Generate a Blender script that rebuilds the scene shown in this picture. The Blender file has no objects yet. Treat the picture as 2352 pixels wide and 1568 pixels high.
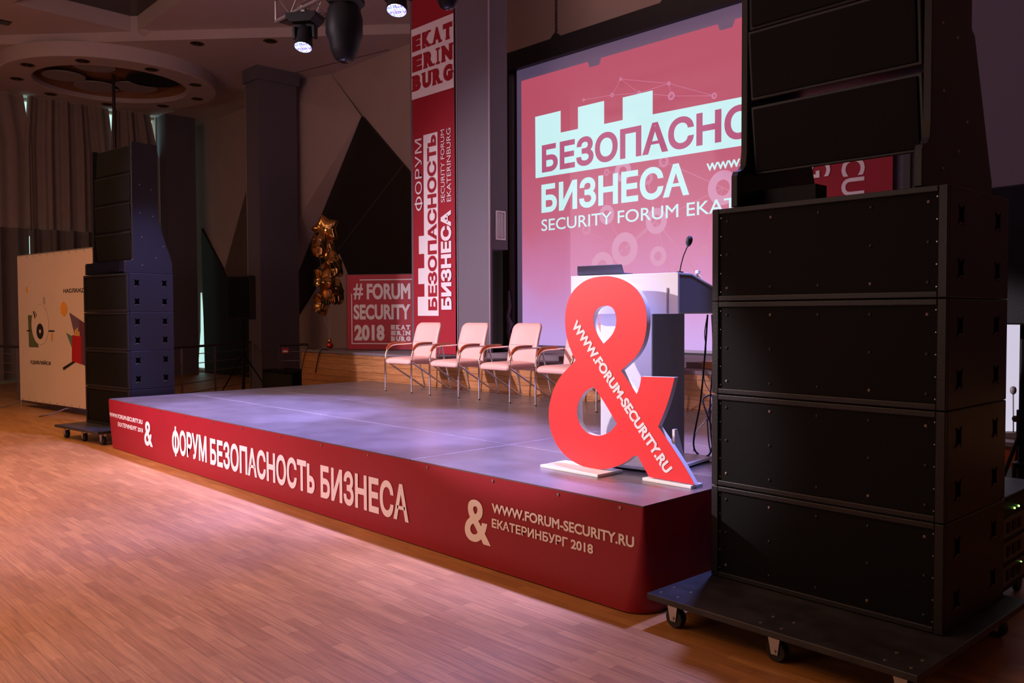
import bpy, bmesh, math, random
from mathutils import Vector, Matrix
random.seed(7)
S = bpy.context.scene
COL = S.collection
PI = math.pi
R = math.radians

# ---------------------------------------------------------------- camera, world, light, exposure
cam_d = bpy.data.cameras.new('camera')
cam = bpy.data.objects.new('camera', cam_d)
COL.objects.link(cam)
yaw, pit, roll, fpx = -0.8098, -0.0327, -0.0042, 1942.07
F = Vector((math.sin(yaw)*math.cos(pit), math.cos(yaw)*math.cos(pit), math.sin(pit)))
Rr = Vector((math.cos(yaw), -math.sin(yaw), 0)); Uu = Rr.cross(F)
R2 = Rr*math.cos(roll)+Uu*math.sin(roll); U2 = -Rr*math.sin(roll)+Uu*math.cos(roll)
cam.matrix_world = Matrix(((R2.x, U2.x, -F.x, 10.6695), (R2.y, U2.y, -F.y, -3.4739), (R2.z, U2.z, -F.z, 1.5792), (0, 0, 0, 1)))
cam_d.sensor_width = 36.0; cam_d.lens = fpx*36/2352; cam_d.clip_start = .05; cam_d.clip_end = 200
S.camera = cam

w = bpy.data.worlds.new('world'); S.world = w; w.use_nodes = True
w.node_tree.nodes['Background'].inputs[0].default_value = (1, .62, .45, 1)
w.node_tree.nodes['Background'].inputs[1].default_value = .02

def spot(name, loc, aim, energy, color, angle, blend=.15, size=.08):
    d = bpy.data.lights.new(name, 'SPOT'); d.energy = energy; d.color = color
    d.spot_size = R(angle); d.spot_blend = blend; d.shadow_soft_size = size
    o = bpy.data.objects.new(name, d); COL.objects.link(o); o.location = loc
    o.rotation_euler = (Vector(aim)-Vector(loc)).to_track_quat('-Z', 'Y').to_euler()
    return o
def area(name, loc, aim, energy, color, sx, sy):
    d = bpy.data.lights.new(name, 'AREA'); d.energy = energy; d.color = color; d.shape = 'RECTANGLE'; d.size = sx; d.size_y = sy
    o = bpy.data.objects.new(name, d); COL.objects.link(o); o.location = loc
    o.rotation_euler = (Vector(aim)-Vector(loc)).to_track_quat('-Z', 'Y').to_euler()
    return o
SH_ = .583
VIO = (.30, .33, 1.0)
# violet LED washes on the truss over the stage, aimed forward and down
for i, x in enumerate((1.5, 2.9, 4.27, 5.7, 7.85)):
    spot('stage_wash', (x, 1.2, 4.38), (x+(.0 if i else .3), -.7, 0), (1000, 850, 850, 800, 950)[i], VIO, (68, 66, 64, 58, 52)[i], .35, .07)
# the lit moving head at left also washes the left speaker stack
spot('stage_wash', (2.55, 1.25, 4.35), (-.4, .5, 1.0), 1150, (.36, .34, 1.0), 46, 1.0, .07)
# extra downward spots added to raise the violet on the deck
for x in (2.3, 4.4, 6.5): spot('deck_fill', (x+.2, 1.3, 4.4), (x, .95, SH_), 1800, (.42, .37, 1.0), 46, .5, .07)

# white front light from the hall, left of the camera
spot('front_key', (-2.0, -6.0, 5.6), (7.05, .8, 1.25), 8300, (1, .86, .93), 11.2, .25, .08)
spot('front_key', (0.5, -7.0, 5.6), (2.7, 3.4, 1.2), 5600, (1, .80, .95), 42, 1.0, .1)
spot('front_wash', (1.0, -8.4, 4.2), (2.6, 0, .5), 1500, (.95, .62, 1.0), 44, .8, .2)
# warm house lighting of the hall ceiling
def house(loc, aim, energy, color, sx, sy, spread):
    o = area('house_fill_light', loc, aim, energy, color, sx, sy); o.data.spread = R(spread); return o
house((1.5, -5.2, 6.6), (2, -4.0, 0), 450, (1, .48, .15), 9, 4, 110)
house((-6, -3.5, 6.6), (-6.5, 0.5, 0), 55, (1, .58, .34), 4, 3, 120)
area('house_fill_light', (4, 4.6, 6.9), (4, 6.6, 5.9), 14, (1, .62, .48), 6, .4)  # unseen strip added to warm the wall above the screen
# dim mauve fill, unseen, added as ambient light
area('house_fill_light', (4, -1, 6.7), (3, 2, 0), 65, (1, .70, .74), 8, 5)
area('fill_uplight', (3, -8.4, 2.6), (1, -4, 6.6), 200, (1, .80, .74), 8, 1.5)  # unseen uplight added to lift the ceiling tone

S.view_settings.view_transform = 'Standard'
S.view_settings.look = 'None'
S.view_settings.gamma = 1
S.view_settings.use_curve_mapping = False
S.view_settings.exposure = 0.0

# ---------------------------------------------------------------- materials
def newmat(name):
    m = bpy.data.materials.new(name); m.use_nodes = True
    return m, m.node_tree, m.node_tree.nodes['Principled BSDF']
def mat(name, col, rough=.5, metal=0, var=.0, scale=20, bump=0, emis=None, estr=0, spec=.5, coat=0):
    m, t, b = newmat(name)
    b.inputs['Base Color'].default_value = (*col, 1); b.inputs['Roughness'].default_value = rough
    b.inputs['Metallic'].default_value = metal; b.inputs['Specular IOR Level'].default_value = spec
    if coat: b.inputs['Coat Weight'].default_value = coat; b.inputs['Coat Roughness'].default_value = .1
    if emis:
        b.inputs['Emission Color'].default_value = (*emis, 1); b.inputs['Emission Strength'].default_value = estr
    if var or bump:
        tc = t.nodes.new('ShaderNodeTexCoord'); n = t.nodes.new('ShaderNodeTexNoise')
        n.inputs['Scale'].default_value = scale; n.inputs['Detail'].default_value = 5
        t.links.new(tc.outputs['Object'], n.inputs['Vector'])
        if var:
            r = t.nodes.new('ShaderNodeValToRGB')
            r.color_ramp.elements[0].position = .3; r.color_ramp.elements[1].position = .7
            r.color_ramp.elements[0].color = tuple(max(0, c*(1-var)) for c in col)+(1,)
            r.color_ramp.elements[1].color = tuple(min(1, c*(1+var)) for c in col)+(1,)
            t.links.new(n.outputs['Fac'], r.inputs['Fac']); t.links.new(r.outputs['Color'], b.inputs['Base Color'])
        if bump:
            bp = t.nodes.new('ShaderNodeBump'); bp.inputs['Strength'].default_value = bump; bp.inputs['Distance'].default_value = .01
            t.links.new(n.outputs['Fac'], bp.inputs['Height']); t.links.new(bp.outputs['Normal'], b.inputs['Normal'])
    return m

def wood_planks(name, c1, c2, mortar, bw, bh, rough, rot=0, grain=.35, gap=.004, axes='XY', coat=0, bias=0):
    m, t, b = newmat(name)
    N, L = t.nodes.new, t.links.new
    tc = N('ShaderNodeTexCoord'); mp = N('ShaderNodeMapping')
    L(tc.outputs['Object'], mp.inputs['Vector'])
    if axes == 'XZ': mp.inputs['Rotation'].default_value = (-PI/2, 0, 0)
    elif rot: mp.inputs['Rotation'].default_value = (0, 0, rot)
    br = N('ShaderNodeTexBrick'); br.offset = .37; br.offset_frequency = 2; br.squash = 1
    br.inputs['Scale'].default_value = 1; br.inputs['Brick Width'].default_value = bw; br.inputs['Row Height'].default_value = bh
    br.inputs['Mortar Size'].default_value = gap; br.inputs['Mortar Smooth'].default_value = .2; br.inputs['Bias'].default_value = bias
    br.inputs['Color1'].default_value = (*c1, 1); br.inputs['Color2'].default_value = (*c2, 1); br.inputs['Mortar'].default_value = (*mortar, 1)
    L(mp.outputs['Vector'], br.inputs['Vector'])
    m2 = N('ShaderNodeMapping'); m2.inputs['Scale'].default_value = (2.2, 38, 2.2)
    L(mp.outputs['Vector'], m2.inputs['Vector'])
    ns = N('ShaderNodeTexNoise'); ns.inputs['Scale'].default_value = 1.6; ns.inputs['Detail'].default_value = 6; ns.inputs['Distortion'].default_value = .6
    L(m2.outputs['Vector'], ns.inputs['Vector'])
    rp = N('ShaderNodeValToRGB'); rp.color_ramp.elements[0].position = .32; rp.color_ramp.elements[1].position = .68
    rp.color_ramp.elements[0].color = (1-grain,)*3+(1,); rp.color_ramp.elements[1].color = (1+grain*.4,)*3+(1,)
    L(ns.outputs['Fac'], rp.inputs['Fac'])
    mx = N('ShaderNodeMix'); mx.data_type = 'RGBA'; mx.blend_type = 'MULTIPLY'; mx.inputs[0].default_value = 1
    L(br.outputs['Color'], mx.inputs[6]); L(rp.outputs['Color'], mx.inputs[7])
    big = N('ShaderNodeTexNoise'); big.inputs['Scale'].default_value = .9; big.inputs['Detail'].default_value = 3
    L(mp.outputs['Vector'], big.inputs['Vector'])
    r3 = N('ShaderNodeValToRGB'); r3.color_ramp.elements[0].color = (.82,)*3+(1,); r3.color_ramp.elements[1].color = (1.12,)*3+(1,)
    L(big.outputs['Fac'], r3.inputs['Fac'])
    mx2 = N('ShaderNodeMix'); mx2.data_type = 'RGBA'; mx2.blend_type = 'MULTIPLY'; mx2.inputs[0].default_value = 1
    L(mx.outputs[2], mx2.inputs[6]); L(r3.outputs['Color'], mx2.inputs[7])
    L(mx2.outputs[2], b.inputs['Base Color'])
    b.inputs['Roughness'].default_value = rough
    if coat: b.inputs['Coat Weight'].default_value = coat; b.inputs['Coat Roughness'].default_value = .25
    return m

def grille_mat(name, col, hole, pitch):
    m, t, b = newmat(name)
    N, L = t.nodes.new, t.links.new
    tc = N('ShaderNodeTexCoord'); mp = N('ShaderNodeMapping'); mp.inputs['Rotation'].default_value = (-PI/2, 0, 0)
    mp.inputs['Scale'].default_value = (1/pitch, 1/pitch, 1/pitch)
    L(tc.outputs['Object'], mp.inputs['Vector'])
    mp2 = N('ShaderNodeMapping'); mp2.inputs['Rotation'].default_value = (0, 0, R(45)); L(mp.outputs['Vector'], mp2.inputs['Vector'])
    fr = N('ShaderNodeVectorMath'); fr.operation = 'FRACTION'; L(mp2.outputs['Vector'], fr.inputs[0])
    sb = N('ShaderNodeVectorMath'); sb.operation = 'SUBTRACT'; sb.inputs[1].default_value = (.5, .5, .5); L(fr.outputs[0], sb.inputs[0])
    ml = N('ShaderNodeVectorMath'); ml.operation = 'MULTIPLY'; ml.inputs[1].default_value = (1, 1, 0); L(sb.outputs[0], ml.inputs[0])
    ln = N('ShaderNodeVectorMath'); ln.operation = 'LENGTH'; L(ml.outputs[0], ln.inputs[0])
    rp = N('ShaderNodeValToRGB'); rp.color_ramp.elements[0].position = .30; rp.color_ramp.elements[1].position = .40
    rp.color_ramp.elements[0].color = (*hole, 1); rp.color_ramp.elements[1].color = (*col, 1)
    L(ln.outputs['Value'], rp.inputs['Fac']); L(rp.outputs['Color'], b.inputs['Base Color'])
    b.inputs['Roughness'].default_value = .6; b.inputs['Specular IOR Level'].default_value = .10
    return m

MAT = {}
MAT['floor'] = wood_planks('parquet', (.43, .205, .068), (.325, .143, .046), (.20, .085, .03), .46, .068, .50, grain=.26, gap=.0012)
MAT['wood_front'] = wood_planks('stage_wood', (.50, .235, .09), (.40, .175, .065), (.14, .05, .015), 1.7, .1, .4, axes='XZ', grain=.3, gap=.003)
MAT['armwood'] = mat('varnished_arm_wood', (.42, .085, .022), .3, var=.2, scale=30, coat=.4)
MAT['deck'] = mat('phenolic_deck', (.125, .105, .11), .31, var=.18, scale=3.5, bump=.04, spec=1.0)
MAT['alu'] = mat('aluminium', (.75, .75, .78), .35, 1)
MAT['seam'] = mat('worn_light_edge', (.62, .58, .60), .5)
MAT['skirt'] = mat('red_banner_vinyl', (.26, .005, .018), .42, var=.04, scale=2)
MAT['fabricred'] = mat('red_banner_cloth', (.33, .006, .02), .7)
MAT['signred'] = mat('red_print', (.42, .012, .035), .5)
MAT['white'] = mat('white_print', (.82, .78, .80), .5)
MAT['wpaint'] = mat('white_paint', (.85, .84, .84), .4)
MAT['ampred'] = mat('red_panel', (.82, .025, .03), .45)
MAT['dred'] = mat('dark_red_print', (.33, .006, .02), .7)
MAT['black'] = mat('black_texture_paint', (.006, .006, .007), .5, var=.3, scale=60, bump=.08, spec=.15)
MAT['blackcab'] = mat('black_cabinet', (.009, .0085, .010), .42, var=.15, scale=80, bump=.1, spec=.35)
MAT['worn'] = mat('worn_black_plywood', (.020, .020, .024), .45, var=.5, scale=9, bump=.1)
MAT['grille'] = grille_mat('perforated_grille', (.0065, .006, .0062), (.0015, .0015, .0015), .011)
MAT['agrille'] = grille_mat('array_grille', (.007, .0065, .007), (.002, .002, .002), .009)
MAT['screw'] = mat('screw_steel', (.35, .35, .36), .35, 1)
MAT['dullbolt'] = mat('dull_bolt', (.16, .13, .11), .5, .6)
MAT['hole'] = mat('black_recess', (.0006, .0006, .0006), .9, spec=.0)
MAT['rubber'] = mat('rubber', (.012, .012, .012), .6)
MAT['steel'] = mat('galvanised_steel', (.55, .53, .52), .4, .9)
MAT['chrome'] = mat('chrome', (.82, .82, .84), .08, 1)
MAT['leather'] = mat('beige_leatherette', (.78, .45, .40), .42, bump=.08, scale=120)
MAT['cream'] = mat('cream_plaster', (.52, .40, .36), .8, var=.04, scale=1.5)
MAT['ceil'] = mat('ceiling_paint', (.56, .48, .46), .85, var=.03, scale=1)
MAT['darkpanel'] = mat('dark_panel', (.017, .015, .014), .5)
MAT['brownpanel'] = mat('brown_panel', (.16, .105, .085), .6)
MAT['pillar'] = mat('grey_acoustic_fabric', (.135, .12, .145), .85, var=.12, scale=150)
MAT['trimlight'] = mat('light_edge_trim', (.45, .40, .42), .4, .3)
MAT['carpet'] = mat('grey_carpet', (.16, .13, .15), .95, var=.2, scale=90)
MAT['darkvoid'] = mat('matte_black', (.012, .008, .007), .9)
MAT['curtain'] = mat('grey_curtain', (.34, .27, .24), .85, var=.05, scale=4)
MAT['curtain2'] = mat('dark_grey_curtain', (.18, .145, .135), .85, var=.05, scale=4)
MAT['gold'] = mat('gold_foil', (.85, .50, .14), .13, 1)
MAT['red_glass'] = mat('red_weight', (.6, .05, .01), .25, .6)
MAT['ribbon'] = mat('ribbon', (.5, .42, .35), .4)
MAT['day'] = mat('daylight_pane', (.6, .8, .8), .3, emis=(.62, 1, .93), estr=.85)
MAT['rail'] = mat('dark_brown_rail', (.035, .02, .016), .4)
MAT['railsteel'] = mat('dull_rail_steel', (.30, .26, .25), .4, .8)
MAT['promo'] = mat('cream_banner_vinyl', (.66, .50, .40), .6, var=.03, scale=1.2)
def flat(name, c): MAT[name] = mat(name, c, .6)
for n_, c_ in dict(p_orange=(.75, .30, .03), p_yellow=(.75, .42, .08), p_grey=(.42, .32, .29), p_green=(.10, .11, .045), p_black=(.012, .011, .011),
                   p_purple=(.13, .075, .12), p_violet=(.12, .025, .05), p_red=(.40, .006, .012), p_teal=(.10, .17, .12), p_cream=(.68, .52, .42), p_line=(.45, .33, .27)).items(): flat(n_, c_)
MAT['screen_black'] = mat('screen_casing', (.01, .01, .011), .5)
MAT['laptop'] = mat('laptop_lid', (.028, .03, .045), .4)
MAT['lectern_side'] = mat('grey_lectern_board', (.20, .17, .20), .5)
MAT['cap'] = mat('bottle_cap', (.85, .85, .9), .3)
mg, tg, bg = newmat('clear_plastic'); bg.inputs['Transmission Weight'].default_value = 1; bg.inputs['Roughness'].default_value = .05; bg.inputs['IOR'].default_value = 1.35
MAT['plastic'] = mg
MAT['cable'] = mat('black_cable', (.01, .01, .012), .5)
MAT['bcable'] = mat('blue_cable', (.02, .03, .12), .5)
MAT['wcable'] = mat('white_cable', (.8, .8, .8), .5)
MAT['amp_face'] = mat('amplifier_face', (.06, .05, .045), .4, .3)
MAT['led_green'] = mat('green_led', (.1, .4, .05), .4, emis=(.35, 1, .15), estr=4)
MAT['monitor'] = mat('lit_display', (.2, .2, .2), .4, emis=(.80, .76, .95), estr=.72)
MAT['strip'] = mat('edge_highlight', (.5, .5, .6), .3, emis=(.7, .65, 1), estr=.5)  # low emission paints the highlight along a metal edge
MAT['stripo'] = mat('warm_edge_strip', (.5, .4, .3), .3, emis=(1, .55, .25), estr=.5)  # low emission paints the orange edge line
MAT['disc'] = mat('ceiling_disc', (.36, .33, .35), .6)
MAT['perf'] = grille_mat('perforated_ceiling_disc', (.03, .03, .03), (.005, .005, .005), .07)
MAT['brown_in'] = mat('brown_recess', (.30, .14, .06), .7)
MAT['glassdark'] = mat('dark_skylight_glass', (.012, .012, .013), .12)
MAT['brass'] = mat('downlight_reflector', (.35, .22, .1), .25, 1)

def slide_mat(zt, zb):
    # crimson slide turning pink downwards; violet at the bottom partly paints in LED wash
    m, t, b = newmat('slide_with_wash'); N, L = t.nodes.new, t.links.new
    tc = N('ShaderNodeTexCoord'); sp = N('ShaderNodeSeparateXYZ'); L(tc.outputs['Object'], sp.inputs[0])
    mr = N('ShaderNodeMapRange'); mr.inputs['From Min'].default_value = zb; mr.inputs['From Max'].default_value = zt; L(sp.outputs['Z'], mr.inputs['Value'])
    ns = N('ShaderNodeTexNoise'); ns.inputs['Scale'].default_value = .8; ns.inputs['Detail'].default_value = 3; L(tc.outputs['Object'], ns.inputs['Vector'])
    ad = N('ShaderNodeMath'); ad.operation = 'MULTIPLY_ADD'; ad.inputs[1].default_value = .22; L(ns.outputs['Fac'], ad.inputs[0]); L(mr.outputs['Result'], ad.inputs[2])
    rp = N('ShaderNodeValToRGB'); e = rp.color_ramp.elements
    e[0].position = .16; e[0].color = (.55, .34, .76, 1); e[1].position = 1.08; e[1].color = (.46, .075, .125, 1)
    x = e.new(.34); x.color = (.60, .22, .44, 1); x = e.new(.56); x.color = (.54, .13, .22, 1); x = e.new(.8); x.color = (.48, .09, .145, 1)
    L(ad.outputs[0], rp.inputs['Fac'])
    L(rp.outputs['Color'], b.inputs['Emission Color']); b.inputs['Emission Strength'].default_value = 1
    b.inputs['Base Color'].default_value = (.10, .09, .10, 1); b.inputs['Roughness'].default_value = .8
    return m
MAT['slide'] = slide_mat(5.2, 1.05)
MAT['slide_white'] = mat('projected_white', (.1, .1, .1), .8, emis=(.62, .93, .95), estr=.93)
MAT['slide_light'] = mat('projected_pale_pink', (.1, .09, .1), .8, emis=(.62, .27, .42), estr=1)
MAT['slide_light2'] = mat('projected_faint_pink', (.1, .09, .1), .8, emis=(.58, .20, .32), estr=1)
MAT['slide_red'] = mat('projected_rose', (.1, .09, .1), .8, emis=(.45, .09, .19), estr=1)
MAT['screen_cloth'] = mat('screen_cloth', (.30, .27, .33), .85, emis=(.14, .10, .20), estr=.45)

def led_face():
    m, t, b = newmat('led_face'); N, L = t.nodes.new, t.links.new
    tc = N('ShaderNodeTexCoord'); v = N('ShaderNodeTexVoronoi'); v.inputs['Scale'].default_value = 42; v.inputs['Randomness'].default_value = .25
    L(tc.outputs['Object'], v.inputs['Vector'])
    rp = N('ShaderNodeValToRGB'); rp.color_ramp.elements[0].color = (1, 1, 1, 1); rp.color_ramp.elements[0].position = .35
    rp.color_ramp.elements[1].color = (.12, .1, .9, 1); rp.color_ramp.elements[1].position = .62
    L(v.outputs['Distance'], rp.inputs['Fac'])
    hs = N('ShaderNodeMix'); hs.data_type = 'RGBA'; hs.blend_type = 'MIX'; hs.inputs[0].default_value = .28
    L(rp.outputs['Color'], hs.inputs[6]); L(v.outputs['Color'], hs.inputs[7])
    L(hs.outputs[2], b.inputs['Emission Color']); b.inputs['Emission Strength'].default_value = 1.5
    b.inputs['Base Color'].default_value = (.05, .05, .06, 1)
    return m
MAT['led'] = led_face()

# ---------------------------------------------------------------- mesh helpers
class MB:
    def __init__(s): s.v = []; s.f = []
    def add(s, vs, fs):
        n = len(s.v); s.v += [tuple(p) for p in vs]; s.f += [tuple(i+n for i in f) for f in fs]; return s
    def box(s, x0, x1, y0, y1, z0, z1):
        return s.add([(x0, y0, z0), (x1, y0, z0), (x1, y1, z0), (x0, y1, z0), (x0, y0, z1), (x1, y0, z1), (x1, y1, z1), (x0, y1, z1)],
                     [(0, 3, 2, 1), (4, 5, 6, 7), (0, 1, 5, 4), (1, 2, 6, 5), (2, 3, 7, 6), (3, 0, 4, 7)])
    def bar(s, a, b, wd, ht, up=(0, 0, 1)):
        a, b = Vector(a), Vector(b); d = (b-a).normalized(); u = Vector(up)
        if abs(d.dot(u)) > .99: u = Vector((1, 0, 0))
        r = d.cross(u).normalized()*wd/2; u = r.normalized().cross(d).normalized()*ht/2
        vs = [a-r-u, a+r-u, a+r+u, a-r+u, b-r-u, b+r-u, b+r+u, b-r+u]
        return s.add(vs, [(0, 1, 2, 3), (7, 6, 5, 4), (0, 4, 5, 1), (1, 5, 6, 2), (2, 6, 7, 3), (3, 7, 4, 0)])
    def tube(s, pts, r, seg=10, closed=False, cap=True):
        P = [Vector(p) for p in pts]; n = len(P); base = len(s.v)
        rr = r if isinstance(r, (list, tuple)) else [r]*n
        t0 = None; nrm = None
        for i in range(n):
            a = P[i-1] if (i > 0 or closed) else P[i]; b = P[(i+1) % n] if (i < n-1 or closed) else P[i]
            t = (b-a).normalized()
            if nrm is None:
                h = Vector((0, 0, 1)) if abs(t.z) < .9 else Vector((1, 0, 0)); nrm = t.cross(h).normalized()
            else:
                nrm = (nrm-t*nrm.dot(t)); nrm = nrm.normalized() if nrm.length > 1e-6 else t.orthogonal().normalized()
            bn = t.cross(nrm)
            for k in range(seg):
                q = 2*PI*k/seg; s.v.append(tuple(P[i]+(nrm*math.cos(q)+bn*math.sin(q))*rr[i]))
        m = n if closed else n-1
        for i in range(m):
            j = (i+1) % n
            for k in range(seg):
                k2 = (k+1) % seg; s.f.append((base+i*seg+k, base+i*seg+k2, base+j*seg+k2, base+j*seg+k))
        if cap and not closed:
            s.f.append(tuple(base+k for k in range(seg))[::-1]); s.f.append(tuple(base+(n-1)*seg+k for k in range(seg)))
        return s
    def lathe(s, prof, c=(0, 0, 0), ax=(0, 0, 1), seg=24):
        # prof: (radius, height along axis)
        ax = Vector(ax).normalized(); u = ax.orthogonal().normalized(); v = ax.cross(u); c = Vector(c); base = len(s.v)
        for r, h in prof:
            for k in range(seg):
                q = 2*PI*k/seg; s.v.append(tuple(c+ax*h+(u*math.cos(q)+v*math.sin(q))*max(r, 1e-4)))
        for i in range(len(prof)-1):
            for k in range(seg):
                k2 = (k+1) % seg; s.f.append((base+i*seg+k, base+i*seg+k2, base+(i+1)*seg+k2, base+(i+1)*seg+k))
        s.f.append(tuple(base+k for k in range(seg))[::-1]); s.f.append(tuple(base+(len(prof)-1)*seg+k for k in range(seg)))
        return s
    def prism(s, poly, o, U, V, N):
        # 2D polygon in the plane (o,U,V), extruded by vector N
        o, U, V, N = Vector(o), Vector(U), Vector(V), Vector(N); n = len(poly)
        a = [o+U*p[0]+V*p[1] for p in poly]; b = [p+N for p in a]
        return s.add(a+b, [tuple(range(n))[::-1], tuple(range(n, 2*n))]+[(i, (i+1) % n, n+(i+1) % n, n+i) for i in range(n)])
    def sphere(s, c, r, seg=16, rings=10, sc=(1, 1, 1)):
        return s.lathe([(r*sc[0]*math.sin(PI*i/rings), -r*sc[2]*math.cos(PI*i/rings)) for i in range(rings+1)], c, (0, 0, 1), seg)
    def build(s, name, m, parent=None, smooth=None, bevel=0, bseg=2, flip=True):
        me = bpy.data.meshes.new(name); me.from_pydata(s.v, [], s.f); me.update()
        bm = bmesh.new(); bm.from_mesh(me); bmesh.ops.recalc_face_normals(bm, faces=bm.faces); bm.to_mesh(me); bm.free()
        if smooth is not None:
            me.polygons.foreach_set('use_smooth', [True]*len(me.polygons))
            me.set_sharp_from_angle(angle=R(smooth))
        me.materials.append(MAT[m] if isinstance(m, str) else m)
        o = bpy.data.objects.new(name, me); COL.objects.link(o)
        if parent: o.parent = parent
        if bevel:
            b = o.modifiers.new('bevel', 'BEVEL'); b.width = bevel; b.segments = bseg; b.limit_method = 'ANGLE'; b.angle_limit = R(50)
        return o

def tag(o, label=None, cat=None, group=None, kind=None):
    if label: o['label'] = label
    if cat: o['category'] = cat
    if group: o['group'] = group
    if kind: o['kind'] = kind
    return o
def thing(name, loc, label, cat, rz=0, group=None):
    o = bpy.data.objects.new(name, None); o.empty_display_size = .1; COL.objects.link(o); o.location = loc; o.rotation_euler = (0, 0, rz)
    return tag(o, label, cat, group)
def struct(o, label=None):
    o['kind'] = 'structure'
    if label: o['label'] = label
    return o
def dup(root, loc=None, rz=None, label=None):
    def cp(o, p):
        c = o.copy(); COL.objects.link(c)
        if p: c.parent = p
        for ch in list(o.children): cp(ch, c)
        return c
    r = cp(root, None)
    if loc is not None: r.location = loc
    if rz is not None: r.rotation_euler = (root.rotation_euler.x, root.rotation_euler.y, rz)
    if label: r['label'] = label
    return r

# flat lettering and outlines through 2D curves
_tc = {}
def raw_text(s, bold, space):
    c = bpy.data.curves.new('t', 'FONT'); c.body = s; c.space_character = space; c.resolution_u = 4
    c.bevel_depth = bold; c.bevel_resolution = 0   # heavier strokes: the outline grown outwards, flattened below
    o = bpy.data.objects.new('t', c); COL.objects.link(o)
    dg = bpy.context.evaluated_depsgraph_get(); dg.update()
    me = bpy.data.meshes.new_from_object(o.evaluated_get(dg))
    keep = [tuple(p.vertices) for p in me.polygons if all(me.vertices[i].co.z > -1e-5 for i in p.vertices)]
    used = sorted({i for f in keep for i in f}); ren = {i: k for k, i in enumerate(used)}
    vs = [(me.vertices[i].co.x, me.vertices[i].co.y, 1-me.vertices[i].co.z/bold if bold else 0) for i in used]; fs = [tuple(ren[i] for i in f) for f in keep]
    bpy.data.objects.remove(o); bpy.data.curves.remove(c); bpy.data.meshes.remove(me)
    return vs, fs
def glyphs(s, bold=.0, space=1.0):
    key = (s, bold, space)
    if key in _tc: return _tc[key]
    sub = s.replace('Ф', 'O').replace('Ь', 'P')
    vs, fs = raw_text(sub, bold, space)
    x0 = min(p[0] for p in vs); x1 = max(p[0] for p in vs); y0 = min(p[1] for p in vs); y1 = max(p[1] for p in vs)
    for k, ch in enumerate(s):       # the soft sign is a P turned over, the F letter an O with a stem
        if ch not in 'ФЬ': continue
        a = max(p[0] for p in raw_text(sub[:k], bold, space)[0])+1e-4 if k and sub[:k].strip() else x0-1e-3
        b = max(p[0] for p in raw_text(sub[:k+1], bold, space)[0])+1e-4
        mine = [i for i, p in enumerate(vs) if a < p[0] <= b]
        if ch == 'Ь':
            h0 = min(vs[i][1] for i in mine); h1 = max(vs[i][1] for i in mine)
            for i in mine: vs[i] = (vs[i][0], h0+h1-vs[i][1], vs[i][2])
        else:
            cx = (min(vs[i][0] for i in mine)+max(vs[i][0] for i in mine))/2; t_ = .045+bold; e = (y1-y0)*.09; q = len(vs)
            vs += [(cx-t_, y0-e, .5), (cx+t_, y0-e, .5), (cx+t_, y1+e, .5), (cx-t_, y1+e, .5)]; fs += [(q, q+1, q+2, q+3)]
    vs = [((x-x0)/(x1-x0), (y-y0)/(y1-y0), d) for x, y, d in vs]
    _tc[key] = (vs, fs); return _tc[key]
def lettering(s, parent, o, U, V, wd, ht, m, bold=.03, name='lettering', mb=None, space=1.0):
    vs, fs = glyphs(s, bold, space); o, U, V = Vector(o), Vector(U).normalized(), Vector(V).normalized()
    nrm = U.cross(V)*-.00012
    pts = [o+U*(x*wd)+V*(y*ht)+nrm*d for x, y, d in vs]
    if mb is not None: mb.add(pts, fs); return
    return MB().add(pts, fs).build(name, m, parent)
def outline(contours, extrude=0):
    c = bpy.data.curves.new('c', 'CURVE'); c.dimensions = '2D'; c.fill_mode = 'BOTH'; c.extrude = extrude
    for pts in contours:
        sp = c.splines.new('POLY'); sp.points.add(len(pts)-1); sp.use_cyclic_u = True
        for i, p in enumerate(pts): sp.points[i].co = (p[0], p[1], 0, 1)
    o = bpy.data.objects.new('c', c); COL.objects.link(o)
    dg = bpy.context.evaluated_depsgraph_get(); dg.update()
    me = bpy.data.meshes.new_from_object(o.evaluated_get(dg))
    r = ([tuple(v.co) for v in me.vertices], [tuple(p.vertices) for p in me.polygons])
    bpy.data.objects.remove(o); bpy.data.curves.remove(c); bpy.data.meshes.remove(me)
    return r
def smooth_closed(pts, k=6):
    # Catmull-Rom through the points; a third entry of 1 marks a corner
    n = len(pts); out = []
    for i in range(n):
        p0, p1, p2, p3 = pts[i-1], pts[i], pts[(i+1) % n], pts[(i+2) % n]
        if p1[2]: p0 = (2*p1[0]-p2[0], 2*p1[1]-p2[1]) if not p2[2] else p1
        if p2[2]: p3 = (2*p2[0]-p1[0], 2*p2[1]-p1[1]) if not p1[2] else p2
        if p1[2] and p2[2]: out.append((p1[0], p1[1])); continue
        for j in range(k):
            t = j/k; a = []
            for d in (0, 1):
                a.append(.5*((2*p1[d])+(-p0[d]+p2[d])*t+(2*p0[d]-5*p1[d]+4*p2[d]-p3[d])*t*t+(-p0[d]+3*p1[d]-3*p2[d]+p3[d])*t**3))
            out.append(tuple(a))
    return out
X, Y, Z = (1, 0, 0), (0, 1, 0), (0, 0, 1)

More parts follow.
